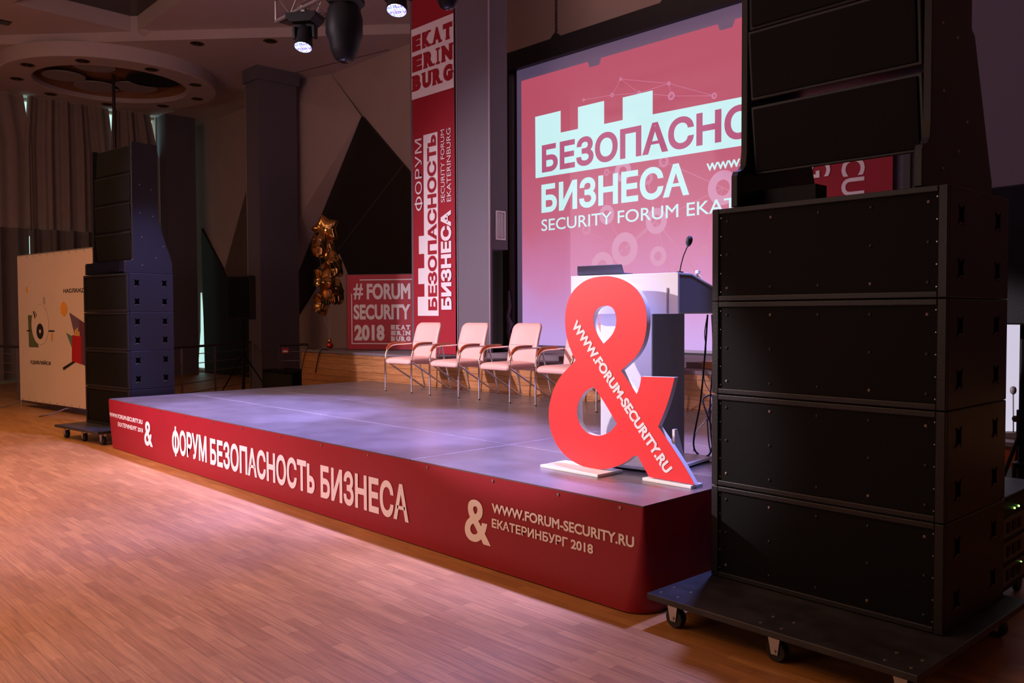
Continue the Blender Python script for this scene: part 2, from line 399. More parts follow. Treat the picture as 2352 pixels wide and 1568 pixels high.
SERIF = {'E': [(0, 0, .5, .14), (0, .86, .5, 1), (.88, 0, 1, .24), (.88, .76, 1, 1)], 'K': [(0, 0, .42, .14), (0, .86, .42, 1), (.62, 0, 1.06, .14), (.6, .86, 1.0, 1)],
         'A': [(-.06, 0, .36, .14), (.64, 0, 1.06, .14)], 'T': [(.26, 0, .74, .14), (0, .68, .14, 1), (.86, .68, 1, 1)], 'R': [(-.05, 0, .4, .14), (-.05, .86, .3, 1), (.7, 0, 1.08, .14)],
         'I': [(-.8, 0, 1.8, .14), (-.8, .86, 1.8, 1)], 'N': [(-.06, 0, .36, .14), (-.06, .86, .25, 1), (.68, .86, 1.08, 1)], 'B': [(-.06, 0, .3, .14), (-.06, .86, .3, 1)],
         'U': [(-.1, .86, .36, 1), (.64, .86, 1.1, 1)], 'G': [(.62, .42, 1.08, .55)]}
def slab_row(word, mb, o, U, V, wd, ht):
    wts = [.42 if c == 'I' else 1 for c in word]; gap = .16; tot = sum(wts)+gap*(len(word)-1); x = 0; sd = 0
    o, U, V = Vector(o), Vector(U).normalized(), Vector(V).normalized()
    for c, q in zip(word, wts):
        lw = q/tot*wd
        if c == 'I': gx, gw = x+lw*.32, lw*.36
        else: gx, gw = x, lw
        lettering(c, None, o+U*gx, U, V, gw, ht, None, .085, mb=mb)
        for a, b, c2, d in SERIF[c]:
            sd += 1; pts = [o+U*(gx+gw*u)+V*(ht*v)-U.cross(V)*.00012*(9+sd % 4) for u, v in ((a, b), (c2, b), (c2, d), (a, d))]
            mb.add(pts, [(0, 1, 2, 3)])
        x += (q+gap)/tot*wd

AMP_OUTER = [(7.284, 1.809, 0), (7.188, 1.805, 0), (7.103, 1.784, 0), (7.024, 1.738, 0), (6.972, 1.681, 0), (6.942, 1.605, 0), (6.935, 1.528, 0), (6.943, 1.452, 0), (6.965, 1.386, 0), (6.995, 1.327, 0), (7.027, 1.279, 1), (6.956, 1.223, 0), (6.893, 1.168, 0), (6.842, 1.099, 0), (6.807, 1.024, 0), (6.788, 0.944, 0), (6.79, 0.859, 0), (6.818, 0.775, 0), (6.872, 0.702, 0), (6.954, 0.645, 0), (7.058, 0.61, 0), (7.172, 0.602, 0), (7.269, 0.609, 0), (7.364, 0.639, 0), (7.444, 0.68, 0), (7.489, 0.714, 0), (7.525, 0.725, 1), (7.612, 0.607, 1), (7.933, 0.607, 1), (7.862, 0.703, 0), (7.768, 0.814, 0), (7.677, 0.914, 1), (7.714, 0.987, 0), (7.749, 1.069, 0), (7.773, 1.14, 0), (7.793, 1.209, 1), (7.553, 1.202, 1), (7.544, 1.156, 0), (7.531, 1.12, 0), (7.517, 1.096, 1), (7.454, 1.169, 0), (7.398, 1.23, 1), (7.454, 1.272, 0), (7.511, 1.319, 0), (7.555, 1.376, 0), (7.581, 1.44, 0), (7.594, 1.521, 0), (7.59, 1.591, 0), (7.571, 1.651, 0), (7.533, 1.707, 0), (7.482, 1.749, 0), (7.417, 1.782, 0), (7.351, 1.801, 0)]
AMP_HOLES = [[(7.259, 1.392, 1), (7.215, 1.443, 0), (7.187, 1.492, 0), (7.176, 1.54, 0), (7.185, 1.58, 0), (7.215, 1.612, 0), (7.264, 1.627, 0), (7.311, 1.623, 0), (7.341, 1.603, 0), (7.359, 1.561, 0), (7.358, 1.509, 0), (7.338, 1.462, 0), (7.301, 1.423, 0)], [(7.183, 1.117, 1), (7.142, 1.104, 0), (7.095, 1.071, 0), (7.055, 1.019, 0), (7.039, 0.963, 0), (7.044, 0.909, 0), (7.073, 0.86, 0), (7.116, 0.827, 0), (7.172, 0.813, 0), (7.235, 0.816, 0), (7.297, 0.839, 0), (7.338, 0.87, 0), (7.366, 0.903, 1), (7.277, 1.012, 0)]]
AMP = [smooth_closed(AMP_OUTER)]+[smooth_closed(h) for h in AMP_HOLES]
_ax0 = min(p[0] for p in AMP[0]); _ax1 = max(p[0] for p in AMP[0]); _az0 = min(p[1] for p in AMP[0]); _az1 = max(p[1] for p in AMP[0])
AMP_FLAT = outline(AMP)
def ampersand(parent, o, U, V, wd, ht, m, name='ampersand'):
    o, U, V = Vector(o), Vector(U), Vector(V)
    pts = [o+U*((x-_ax0)/(_ax1-_ax0)*wd)+V*((y-_az0)/(_az1-_az0)*ht) for x, y, z in AMP_FLAT[0]]
    return MB().add(pts, AMP_FLAT[1]).build(name, m, parent)

# ================================================================ SETTING
struct(MB().box(-13.6, 13, -9, 7, -.1, 0).build('floor', 'floor'))
# walls
struct(MB().box(-13.6, 13, 6.5, 6.7, 0, 7.4).build('wall_back', 'cream'))
struct(MB().box(13, 13.2, -9, 6.7, 0, 7.4).build('wall_right', 'cream'))
struct(MB().box(-13.6, 13, -9.2, -9, 0, 7.4).build('wall_front', 'cream'))
wl = MB().box(-12.4, -12.2, -9, 5.25, 0, .5).box(-12.4, -12.2, -9, 5.25, 6.74, 7.4)
wl.box(-12.4, -12.2, -9, -6.0, .5, 6.74)
wl.box(-12.6, -12.1, 5.24, 5.3, 0, 7.4)  # added wall piece that stops window light beside the pillar
wl.box(-12.3, -12.08, -6, 5.24, 3.5, 3.8)  # added beam blocking light between upper and lower curtains
struct(wl.build('wall_left', 'cream'))
struct(MB().box(-13.8, -13.6, 5.2, 6.7, 0, 7.4).build('wall_corner', 'cream'))
# daylight behind the curtains and in the corner
win = MB().box(-12.36, -12.34, -6, 5.25, .5, 6.74).build('window_1', 'day'); struct(win)
win2 = MB().prism([(-12.26, 2.2), (-12.16, 1.35), (-12.08, .75), (-12.04, .12), (-12.52, .12), (-12.44, .4), (-12.30, 1.15)], (0, 6.46, 0), X, Z, (0, .03, 0)).build('window_2', 'day'); struct(win2)
# dark and brown triangular wall panels
def wallpanel(poly, m, y=6.5, t=.07, name='wall_panel'):
    return struct(MB().prism(poly, (0, y-t, 0), X, Z, (0, t, 0)).build(name, m))
wallpanel([(-4.206, 5.668), (-2.611, 4.333), (-1.2, 3.2), (-1.2, 1.2), (-4.2, 1.2), (-4.79, 2.45), (-5.156, 2.963), (-7.426, 1.225), (-7.408, 1.914)], 'darkpanel')
wallpanel([(-12.10, 3.96), (-10.6, 2.59), (-9.3, 1.4), (-9.3, 0), (-12.0, 0)], 'darkpanel')
wallpanel([(-9.3, 4.9), (-10.75, 2.75), (-9.3, 1.45)], 'brownpanel', t=.05)
struct(MB().bar((-2.75, 6.425, 4.494), (-5.156, 6.425, 2.963), .012, .012).build('trim_1', 'brownpanel'))
# faceted plaster to the left of the fold
fac = MB().add([(-5.463, 6.49, 6.8), (-4.206, 6.425, 5.668), (-7.408, 6.425, 1.914), (-7.9, 5.7, 1.9), (-7.9, 5.7, 6.8)], [(0, 1, 2, 3, 4)])
struct(fac.build('wall_facet', 'cream'))
# lower plaster triangle between the dark panels
# right part of the back wall: slanted panels with seams and an edge highlight painted as glow
wallpanel([(7.0, 3.0), (7.926, 3.905), (9.4, 2.3), (9.4, 1.0), (7.0, 1.0)], 'cream', t=.06)
struct(MB().bar((7.3, 6.43, 3.302), (7.95, 6.43, 3.935), .02, .05).build('highlight_trim_2', 'strip'))
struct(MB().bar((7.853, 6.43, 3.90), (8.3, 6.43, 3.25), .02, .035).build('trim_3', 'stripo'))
struct(MB().bar((7.2, 6.495, 4.06), (8.3, 6.495, 4.99), .012, .012).build('trim_4', 'rail'))
struct(MB().bar((7.3, 6.435, 2.98), (8.3, 6.435, 3.80-.02), .012, .012).build('trim_5', 'rail'))
# ceiling: lower part beyond a diagonal fascia, higher part over the hall and stage
LZ, HZ = 6.8, 6.98
A_, B_ = Vector((-11.5, -2.42, 0)), Vector((-1.83, 6.45, 0))
lowc = MB().prism([(-12.4, -3.2), (-11.5, -2.42), (-1.83, 6.45), (-1.78, 6.7), (-13.7, 6.7), (-13.7, 5.0), (-12.4, 5.0)], (0, 0, LZ), X, Y, (0, 0, .6))
# ring opening is left to the round ceiling feature hung below the slab
struct(lowc.build('ceiling_lower', 'ceil'))
hole = [(-6.116, 2.614), (-3.3, 2.545), (-3.05, .84), (-6.0, .5)]
def ceil_with_hole():
    o = outline([[(-12.6, -9.1), (13.1, -9.1), (13.1, 6.6), (-12.6, 6.6)], hole])
    return MB().add([(x, y, HZ) for x, y, z in o[0]], o[1])
struct(ceil_with_hole().build('ceiling', 'ceil'))
rec = MB()
for i in range(4):
    a, b = hole[i], hole[(i+1) % 4]; rec.add([(a[0], a[1], HZ), (b[0], b[1], HZ), (b[0], b[1], HZ+.3), (a[0], a[1], HZ+.3)], [(0, 1, 2, 3)])
struct(rec.build('ceiling_recess', 'ceil'))
struct(MB().add([(x, y, HZ+.29) for x, y in hole], [(0, 1, 2, 3)]).build('window_3', 'glassdark'))
struct(MB().box(-13.7, 13.2, -9.2, 6.8, 7.45, 7.5).build('ceiling_slab', 'ceil'))
struct(MB().bar((-7.2, 5.6, LZ-.003), (-3.2, 6.42, LZ-.003), .015, .006).build('trim_6', 'rail'))

# pillars
def pillar(name, x0, x1, y0, y1, z0, z1, m='pillar', cap=False):
    b = MB().box(x0, x1, y0, y1, z0, z1)
    if cap: b.box(x0-.05, x1+.05, y0-.05, y1+.05, z1-.28, z1)
    return struct(b.build(name, m))
pillar('wall_pillar', -6.5, -5.94, 5.02, 5.92, 0, LZ, cap=True)
pillar('wall_pillar', -12.15, -11.5, 5.27, 6.05, 0, LZ)
pillar('wall_pillar', .27, 2.03, 4.33, 4.39, .994, HZ)
pillar('wall_bulkhead', 1.25, 2.03, 4.39, 4.68, 2.475, HZ)
struct(MB().box(2.03, 2.042, 4.325, 4.345, .994, HZ).build('trim_7', 'trimlight'))
struct(MB().box(1.355, 1.367, 4.315, 4.33, .994, HZ).build('trim_8', 'trimlight'))
pillar('wall_pillar', 6.75, 7.62, 4.36, 4.42, .994, HZ)
pillar('wall_pillar', 7.82, 8.6, 4.5, 4.56, .994, HZ)

# ================================================================ REAR STAGE AND STAGE
t = thing('rear_stage', (0, 0, 0), 'fixed timber rear stage with a plank front behind the chairs', 'stage')
MB().box(-2.1, 12.8, 3.80, 6.49, 0, .994).build('carcass', 'carpet', t)
MB().box(-2.1, 12.8, 3.78, 3.80, 0, .955).build('plank_front', 'wood_front', t)
MB().box(-2.11, 12.8, 3.765, 3.80, .958, .994).build('nosing', 'carpet', t)
t = thing('stage_step', (2.2, 4.12, .9945), 'low grey carpeted step lying on the rear stage below the screen', 'step')
MB().box(0, 3.4, 0, 1.3, 0, .06).build('step_top', 'carpet', t)
MB().box(3.4, 3.75, 0, 1.3, 0, .075).build('wood_end', 'wood_front', t)

SH = .583
YS = [0, .953, 1.944, 2.9, 3.76]
t = thing('stage_platform', (4, 0, 0), 'low modular stage with a dark deck and a red printed front skirt', 'stage')
MB().box(-3.99, 3.99, .012, 3.75, SH-.08, SH-.0015).build('deck_frame', 'seam', t)
for x in (-3.8, -2, 0, 2, 3.8):
    for y in (.25, 1.9, 3.5): MB().box(x-.03, x+.03, y-.03, y+.03, 0, SH-.08).build('support_leg', 'alu', t)
for i in range(4):
    for j in range(4):
        MB().box(-4+2*i+.0055, -2+2*i-.0055, YS[j]+.0045, YS[j+1]-.0045, SH-.03, SH).build('deck_panel', 'deck', t)
# skirt: front and two ends, the lower corners drawn in
def skirt_mesh():
    b = MB(); nz = 16; rows = []
    for k in range(nz+1):
        z = SH-.006-(SH-.012)*k/nz; q = k/nz
        r = .012+.13*q**1.5
        path = []
        for a in range(24): path.append((-4.0-.004, 3.7-a*(3.7-r)/24, 'l'))
        for a in range(9):
            th = PI+PI/2*a/8; path.append((-4.004+r+r*math.cos(th), r-.004+r*math.sin(th), 'c'))
        for a in range(1, 90): path.append((-4.004+r+(8.008-2*r)*a/90, -.004, 'f'))
        for a in range(9):
            th = -PI/2+PI/2*a/8; path.append((4.004-r+r*math.cos(th), r-.004+r*math.sin(th), 'c'))
        for a in range(1, 25): path.append((4.004, r+(3.7-r)*a/24, 'l'))
        row = []
        for i, (x, y, s) in enumerate(path):
            wv = .007*(math.sin(x*3.1+q*2)+.6*math.sin(x*7.7-q*3+1.3))*q*(1.1-q)+.004*math.sin(x*11+z*9)*max(0, .35-q)
            wy = .006*(math.sin(y*9)+math.sin(y*4.3+z*4))*q
            if s == 'f': y += abs(wv)
            elif s == 'l': x += (wy if x < 0 else -abs(wy))
            row.append((x, y, z))
        rows.append(row)
    n = len(rows[0])
    for r_ in rows: b.v += r_
    for k in range(nz):
        for i in range(n-1): b.f.append((k*n+i, k*n+i+1, (k+1)*n+i+1, (k+1)*n+i))
    return b
sk = skirt_mesh().build('skirt', 'skirt', t, smooth=60)
yl = -.0065
lettering('ФОРУМ', sk, (-2.094, yl, .150), X, Z, .838, .262, 'white', .032)
lettering('БЕЗОПАСНОСТЬ', sk, (-1.178, yl, .146), X, Z, 1.925, .258, 'white', .032)
lettering('БИЗНЕСА', sk, (.837, yl, .140), X, Z, 1.152, .262, 'white', .032)
ampersand(sk, (2.585, yl, .145), X, Z, .245, .268, 'white')
lettering('WWW.FORUM-SECURITY.RU', sk, (2.842, yl, .357), X, Z, 1.102, .060, 'white', .03)
lettering('ЕКАТЕРИНБУРГ 2018', sk, (2.842, yl, .267), X, Z, .82, .056, 'white', .03)
lettering('WWW.FORUM-SECURITY.RU', sk, (-3.966, yl, .373), X, Z, 1.06, .050, 'white', .03)
lettering('ЕКАТЕРИНБУРГ 2018', sk, (-3.686, yl, .281), X, Z, .784, .050, 'white', .03)
ampersand(sk, (-2.862, yl, .150), X, Z, .24, .268, 'white')
for x in (-3.55, -3.0, -2.4, -1.75, -1.1, -.5, .2, .85, 1.5, 2.2, 2.85, 3.4, 3.85):
    MB().lathe([(.006, 0), (.009, .001), (.009, .004), (.003, .005)], (x, -.004, SH-.028), (0, -1, 0), 10).build('eyelet', 'screw', sk)

# ================================================================ AMPERSAND SIGN
t = thing('ampersand_sign', (7.3, .56, SH), 'big red ampersand cutout with white web address standing on stage front', 'sign')
o2 = outline(AMP, .018)
vs = [(x-7.3, .018-z*.98, y-SH) for x, y, z in o2[0]]
MB().add(vs, o2[1]).build('white_board', 'wpaint', t)
MB().add([(x-7.3, -.0015, y-SH) for x, y, z in AMP_FLAT[0]], AMP_FLAT[1]).build('red_face', 'ampred', t)
a, b = Vector((7.006-7.3, -.004, 1.492-SH)), Vector((7.728-7.3, -.004, .655-SH))
u = (b-a).normalized(); v = Vector((-u.z, 0, u.x)); v = v if v.z > 0 else -v
lettering('WWW.FORUM-SECURITY.RU', t, a-u*.015-v*.008, u, v, (b-a).length+.03, .068, 'white', .045)
MB().box(-.46, .03, -.14, .10, 0, .018).build('foot_board', 'wpaint', t, bevel=.003)
MB().box(.275, .62, -.02, .10, 0, .018).build('foot_board', 'wpaint', t, bevel=.003)
MB().prism([(0, 0), (.06, 0), (.03, .5), (0, .5)], (-.30, .037, .018), Y, Z, (.016, 0, 0)).build('brace', 'wpaint', t)
MB().prism([(0, 0), (.15, 0), (.03, .3), (0, .3)], (.45, .037, .018), Y, Z, (.016, 0, 0)).build('brace', 'wpaint', t)

# ================================================================ LECTERN
th = R(8)
t = thing('lectern', (7.44, .86, SH), 'white lectern with grey sides behind the red ampersand', 'lectern', th)
# local: front-right corner of the pedestal at the origin, x to the left is negative, y to the back
MB().box(-.52, .13, -.10, .56, .012, .032).build('base_plate', 'wpaint', t, bevel=.002)
MB().box(-.50, -.44, -.08, .54, 0, .012).box(.05, .11, -.08, .54, 0, .012).build('base_runner', 'black', t)
MB().box(-.415, -.035, 0, .016, .032, 1.0).build('front_panel', 'wpaint', t)
MB().box(-.051, -.035, .017, .45, .032, 1.0).build('side_panel', 'lectern_side', t)
MB().box(-.415, -.399, .017, .45, .032, 1.0).build('side_panel', 'lectern_side', t)
prof = [(-.09, 1.0), (-.09, 1.228), (.07, 1.228), (.56, 1.115), (.56, 1.0)]
MB().prism([(y, z) for y, z in prof], (.185, 0, 0), Y, Z, (.018, 0, 0)).build('top_side', 'lectern_side', t)
MB().prism([(y, z) for y, z in prof], (-.575, 0, 0), Y, Z, (.018, 0, 0)).build('top_side', 'lectern_side', t)
MB().box(-.577, .205, -.108, -.09, .992, 1.232).build('top_front', 'wpaint', t, bevel=.002)
MB().box(.127, .137, -.114, -.108, .995, 1.15).build('front_slit', 'trimlight', t)
MB().prism([(-.108, 1.229), (.075, 1.229), (.56, 1.117), (.56, 1.129), (.078, 1.242), (-.108, 1.242)], (-.577, 0, 0), Y, Z, (.782, 0, 0)).build('desk_top', 'wpaint', t, bevel=.002)
MB().box(-.557, .185, -.089, .56, .992, 1.0).build('under_panel', 'wpaint', t)
def lec(x, y, z): return Matrix.Rotation(th, 4, 'Z') @ Vector((x, y, z)) + Vector((7.44, .86, SH))
slope = -(1.242-1.129)/(.56-.078)
# laptop with its lid tipped back
lp = thing('laptop', lec(-.38, .0, 1.244), 'dark laptop with open lid on top of the lectern', 'laptop', th)
MB().box(-.17, .17, -.06, .07, 0, .012).build('base', 'laptop', lp, bevel=.003)
lid = MB().prism([(-.178, 0), (.178, 0), (.168, .062), (-.168, .062)], (0, -.062, .004), X, Vector((0, -.25, 1)).normalized(), (0, .008, .002)).build('lid', 'laptop', lp, bevel=.002)
# gooseneck microphone
mc = thing('gooseneck_microphone', lec(.13, .06, 1.242), 'thin black gooseneck microphone standing on the lectern top', 'microphone', th)
MB().lathe([(.022, 0), (.022, .012), (.008, .016)], seg=16).build('base', 'black', mc, smooth=40)
MB().tube([(0, 0, .014), (.008, .003, .06), (.022, .005, .11), (.04, .006, .15), (.052, .006, .172)], .0035, 8).build('gooseneck', 'black', mc, smooth=60)
MB().lathe([(.005, 0), (.012, .008), (.019, .022), (.021, .04), (.018, .056), (.010, .066), (.002, .069)], (.051, .006, .166), (.25, 0, 1), 18).build('foam_windscreen', 'rubber', mc, smooth=60)
# bottle on the sloped desk, resting against a small ledge
by = .33
bt = thing('water_bottle', lec(.12, by, 1.242+slope*(by-.078)), 'small clear water bottle with white cap behind the lectern edge', 'bottle', th)
MB().lathe([(.026, .006), (.028, .012), (.028, .03), (.026, .045), (.02, .058), (.0125, .066), (.0125, .074)], seg=20).build('bottle_body', 'plastic', bt, smooth=50)
MB().lathe([(.0155, 0), (.0155, .018), (.0135, .02)], (0, 0, .07), seg=18).build('bottle_cap', 'cap', bt, smooth=40)
# cables from the lectern
def cable(label, pts, r, m, name='cable', group=None):
    P = []
    n = len(pts)
    for i in range(n-1):
        p0, p1, p2, p3 = [Vector(pts[max(0, min(n-1, i+d))]) for d in (-1, 0, 1, 2)]
        for j in range(7):
            q = j/7
            P.append(.5*((2*p1)+(-p0+p2)*q+(2*p0-5*p1+4*p2-p3)*q*q+(-p0+3*p1-3*p2+p3)*q**3))
    P.append(Vector(pts[-1]))
    o = MB().tube(P, r, 8).build(name, m, None, smooth=60)
    return tag(o, label, 'cable', group)
L0 = lambda x, y, z: tuple(lec(x, y, z))
zf = SH+.007
cable('thick black cable looping down behind the lectern to the stage', [L0(.10, .52, .985), L0(.08, .52, .7), L0(.05, .52, .4), L0(.0, .52, .12), L0(.02, .56, .03), L0(.12, .52, .05), L0(.12, .56, .2), L0(.03, .60, .4), (7.42, 1.55, 1.0), (7.25, 1.72, zf+.25), (7.22, 1.8, zf), (7.0, 2.2, zf)], .006, 'cable')
cable('blue cable hanging from the lectern top beside the speaker stack', [L0(.14, .50, .985), L0(.15, .5, .7), L0(.13, .5, .4), L0(.15, .47, .2), L0(.2, .42, .03), L0(.26, .38, .012), (7.93, 1.1, zf)], .005, 'bcable')
cable('thin grey cable curling from the lectern top', [L0(.09, .54, .985), L0(.06, .56, .86), L0(.065, .57, .75), L0(.045, .58, .6), L0(.0, .7, .5), L0(.02, .75, .42), L0(.04, .7, .3), L0(-.08, .72, .15), L0(-.12, .76, .007)], .0035, 'lectern_side')
cable('black cable lying from the lectern base towards the speakers', [L0(-.05, .58, .007), L0(.08, .6, .007), L0(.22, .55, .007), (7.86, 1.42, zf), (7.95, 1.3, zf)], .005, 'cable')
cable('white cable curling over the deck right behind the lectern base', [L0(.0, .64, .006), L0(.12, .62, .006), L0(.2, .66, .006), L0(.28, .58, .006), (7.93, 1.5, zf)], .0045, 'wcable')
cable('second white cable crossing the deck nearer the speakers', [L0(.14, .47, .006), L0(.2, .56, .006), L0(.3, .5, .006), (7.95, 1.38, zf)], .004, 'wcable')

# ================================================================ CHAIRS
def cushion(us, vs, corner, thick, fmap, n=6):
    # rounded-rectangle pad; fmap(u, v, w) -> point; u in [-us,us], v in [0,vs], w is thickness
    def ring(ins):
        r = max(corner-ins, .004); pts = []
        for cx, cy, a0 in ((us-ins-r, vs-ins-r, 0), (-us+ins+r, vs-ins-r, 90), (-us+ins+r, ins+r, 180), (us-ins-r, ins+r, 270)):
            for k in range(n+1):
                q = R(a0+90*k/n); pts.append((cx+r*math.cos(q), cy+r*math.sin(q)))
        # subdivide long sides
        out = []
        for i in range(len(pts)):
            a, b = pts[i], pts[(i+1) % len(pts)]; out.append(a)
            if math.dist(a, b) > .06:
                for j in range(1, 6): out.append((a[0]+(b[0]-a[0])*j/6, a[1]+(b[1]-a[1])*j/6))
        return out
    prof = [(.12, 0), (.04, .02), (.012, .12), (0, .35), (0, .6), (.008, .82), (.03, .96), (.07, 1.0), (.14, 1.03)]
    b = MB(); rows = []
    for ins, wv in prof: rows.append([fmap(p[0], p[1], wv*thick) for p in ring(ins)])
    m = min(len(r) for r in rows); rows = [r[:m] for r in rows]
    for r_ in rows: b.v += r_
    for i in range(len(rows)-1):
        for k in range(m): b.f.append((i*m+k, i*m+(k+1) % m, (i+1)*m+(k+1) % m, (i+1)*m+k))
    b.f.append(tuple(range(m))[::-1]); b.f.append(tuple((len(rows)-1)*m+k for k in range(m)))
    return b
def make_chair(loc, rz, label):
    t = thing('conference_chair', loc, label, 'chair', rz, 'chairs in a row on the stage')
    def seatmap(u, v, w):
        zz = .365+w-.02*max(0, .07-v)**.5*1.0-.25*max(0, .10-v)**2*4 + .012*math.cos(u/.25*PI/2)*(w > .03)
        return (u, -.02+v, zz)
    MBs = cushion(.243, .47, .045, .07, seatmap); MBs.build('seat', 'leather', t, smooth=50)
    def backmap(u, v, w):
        tl = v/.56
        y = .415+.115*tl**1.15+.025*math.sin(tl*PI)*-1
        bow = .03*(1-(u/.24)**2)
        return (u*(1-.05*tl), y+bow-w+.05, .335+v*.985)
    cushion(.243, .56, .07, .055, backmap).build('backrest', 'leather', t, smooth=50)
    MB().tube([backmap(-.2+.04*i, .30, .0575) for i in range(11)], .0018, 6).build('back_seam', 'lectern_side', t)
    for s in (-1, 1):
        x = .258*s
        pts = [(x, 0, .006), (x, 0, .25), (x, 0, .42), (x, .008, .48), (x, .03, .535), (x, .07, .575), (x, .12, .594), (x, .2, .602), (x, .45, .605), (x, .49, .6), (x, .515, .578), (x, .525, .55),
               (x, .60, .3), (x, .675, .045), (x, .68, .022), (x, .668, .0125), (x, .648, .02), (x, .62, .035), (x, .3, .22), (x*.97, .02, .385)]
        MB().tube(pts, .0115, 10).build('frame', 'chrome', t, smooth=60)
        ap = [(x, .022, .545), (x, .06, .588), (x, .105, .612), (x, .17, .622), (x, .28, .625), (x, .345, .624)]
        MB().tube(ap, [.012, .018, .019, .018, .017, .015], 10).build('armrest', 'armwood', t, smooth=60)
        MB().lathe([(.013, 0), (.013, .01)], (x, 0, 0)).build('foot_cap', 'rubber', t)
    MB().tube([(-.258, .02, .385), (-.2, .03, .362), (.2, .03, .362), (.258, .02, .385)], .010, 8).build('cross_tube', 'chrome', t, smooth=60)
    MB().tube([(-.258, .5, .6), (-.235, .5, .5), (-.22, .49, .40), (.22, .49, .40), (.235, .5, .5), (.258, .5, .6)], .009, 8).build('back_tube', 'chrome', t, smooth=60)
    return t
ch = make_chair((1.83, 2.93, SH), R(4), 'pink beige chair with wooden arms, leftmost of the row')
dup(ch, (2.73, 2.95, SH), R(3), 'pink beige chair with wooden arms, second from the left in the row')
dup(ch, (3.59, 2.985, SH), R(0), 'pink beige chair with wooden arms, middle of the row')
dup(ch, (4.50, 3.0, SH), R(1), 'pink beige chair half hidden by the lower left curve of the red ampersand')
dup(ch, (5.36, 3.0, SH), R(0), 'pink beige chair almost wholly hidden behind the lectern and ampersand')

# ================================================================ SPEAKER STACKS
def make_sub(loc, rz, wd, d, h, label, group, detail, name='subwoofer'):
    t = thing(name, loc, label, 'speaker', rz, group)
    e = .04
    cb = MB().box(0, wd, .022, d, .0008, h-.0008)
    cab = cb.build('cabinet', 'blackcab', t, bevel=.006)
    MB().prism([(0, .003), (wd, .003), (wd, h-.003), (0, h-.003)], (0, 0, 0), X, Z, (0, .001, 0))
    fr = MB().box(0, e, 0, .022, .003, h-.003).box(wd-e, wd, 0, .022, .003, h-.003).box(e, wd-e, 0, .022, .003, e*.75).box(e, wd-e, 0, .022, h-e*.75, h-.003)
    fr.build('front_frame', 'blackcab', t, bevel=.004)
    g = MB().box(e, wd-e, .012, .0215, e*.75, h-e*.75).build('grille', 'grille', t)
    if detail:
        for i in range(5):
            for j in range(3):
                if i == 2 and j == 1: continue
                x = .085+(wd-.17)*i/4; z = .07+(h-.14)*j/2
                MB().lathe([(.008, 0), (.0075, .003), (.004, .005)], (x, .012, z), (0, -1, 0), 10).build('grille_screw', 'blackcab' if (i+j) % 3 else 'dullbolt', t)
        for s in (0, 1):
            for j in range(5):
                MB().lathe([(.0035, 0), (.003, .003)], (e+.008 if s == 0 else wd-e-.008, .012, .05+(h-.1)*j/4), (0, -1, 0), 8).build('edge_screw', 'screw', t)
    for yy in (.2, .8):
        for zz in (.27, .75):
            y, z = d*yy, h*zz; a, c = .034, .044
            star = []
            for k in range(4):
                p0 = ((-a, -c), (a, -c), (a, c), (-a, c))[k]; p1 = ((-a, -c), (a, -c), (a, c), (-a, c))[(k+1) % 4]
                for j in range(6):
                    q = j/6; px = p0[0]+(p1[0]-p0[0])*q; pz = p0[1]+(p1[1]-p0[1])*q; pull = 1-.3*math.sin(PI*q)
                    star.append((y+px*(pull if p0[0] == p1[0] else 1), z+pz*(pull if p0[1] == p1[1] else 1)))
            hd = MB().prism(star, (wd, 0, 0), Y, Z, (.0015, 0, 0)).build('handle', 'hole', t)
            MB().tube([(wd+.003, y-a*1.05+a*2.1*k/8, z-c*1.05+.012*math.sin(PI*k/8)) for k in range(9)], .0025, 6).build('handle_lip', 'dullbolt', hd, smooth=60)
    return t
def make_array(loc, rz, wd, d, h, tilt, label, group):
    t = thing('line_array_speaker', loc, label, 'speaker', rz, group)
    t.rotation_euler = (R(tilt), 0, rz)
    MB().prism([(0, 0), (d, .04), (d, h-.04), (0, h)], (0, 0, 0), Y, Z, (wd, 0, 0)).build('cabinet', 'blackcab', t, bevel=.006)
    MB().box(.02, wd-.02, -.012, -.0005, .015, h-.015).build('grille', 'agrille', t, bevel=.004)
    return t
def make_dolly(loc, rz, wd, d, zt, label, detail):
    t = thing('speaker_dolly', loc, label, 'dolly', rz, 'wheeled dollies under the speaker stacks')
    MB().box(0, wd, 0, d, zt-.032, zt).build('board', 'worn', t, bevel=.004)
    for yy, xs in ((.11, (.10, .5, .9)), (d-.13, (.10, .5, .9))):
        for xq in xs:
            x = .1+(wd-.2)*((xq-.1)/.8)
            c = MB().box(x-.045, x+.045, yy-.04, yy+.04, zt-.037, zt-.033)
            for s in (-1, 1):
                c.prism([(-.038, zt-.037), (.03, zt-.037), (.016, .036), (-.016, .036)], (x, yy+s*.027-.002, 0), X, Z, (0, .004, 0))
            c.lathe([(.009, -.036), (.009, .036)], (x, yy, .052), (0, 1, 0), 10)
            ob = c.build('caster', 'steel', t)
            MB().lathe([(.02, -.022), (.046, -.022), (.05, -.016), (.05, .016), (.046, .022), (.02, .022)], (x, yy, .0505), (0, 1, 0), 28).build('wheel', 'rubber', ob, smooth=40)
            if detail and yy < .3:
                for bx, byy in ((-.04, -.045), (.04, -.045), (-.04, .045), (.04, .045)):
                    MB().lathe([(.009, 0), (.008, .003)], (x+bx*1.3, yy+byy*1.2, zt), (0, 0, 1), 12).build('bolt_head', 'dullbolt', t)
    return t
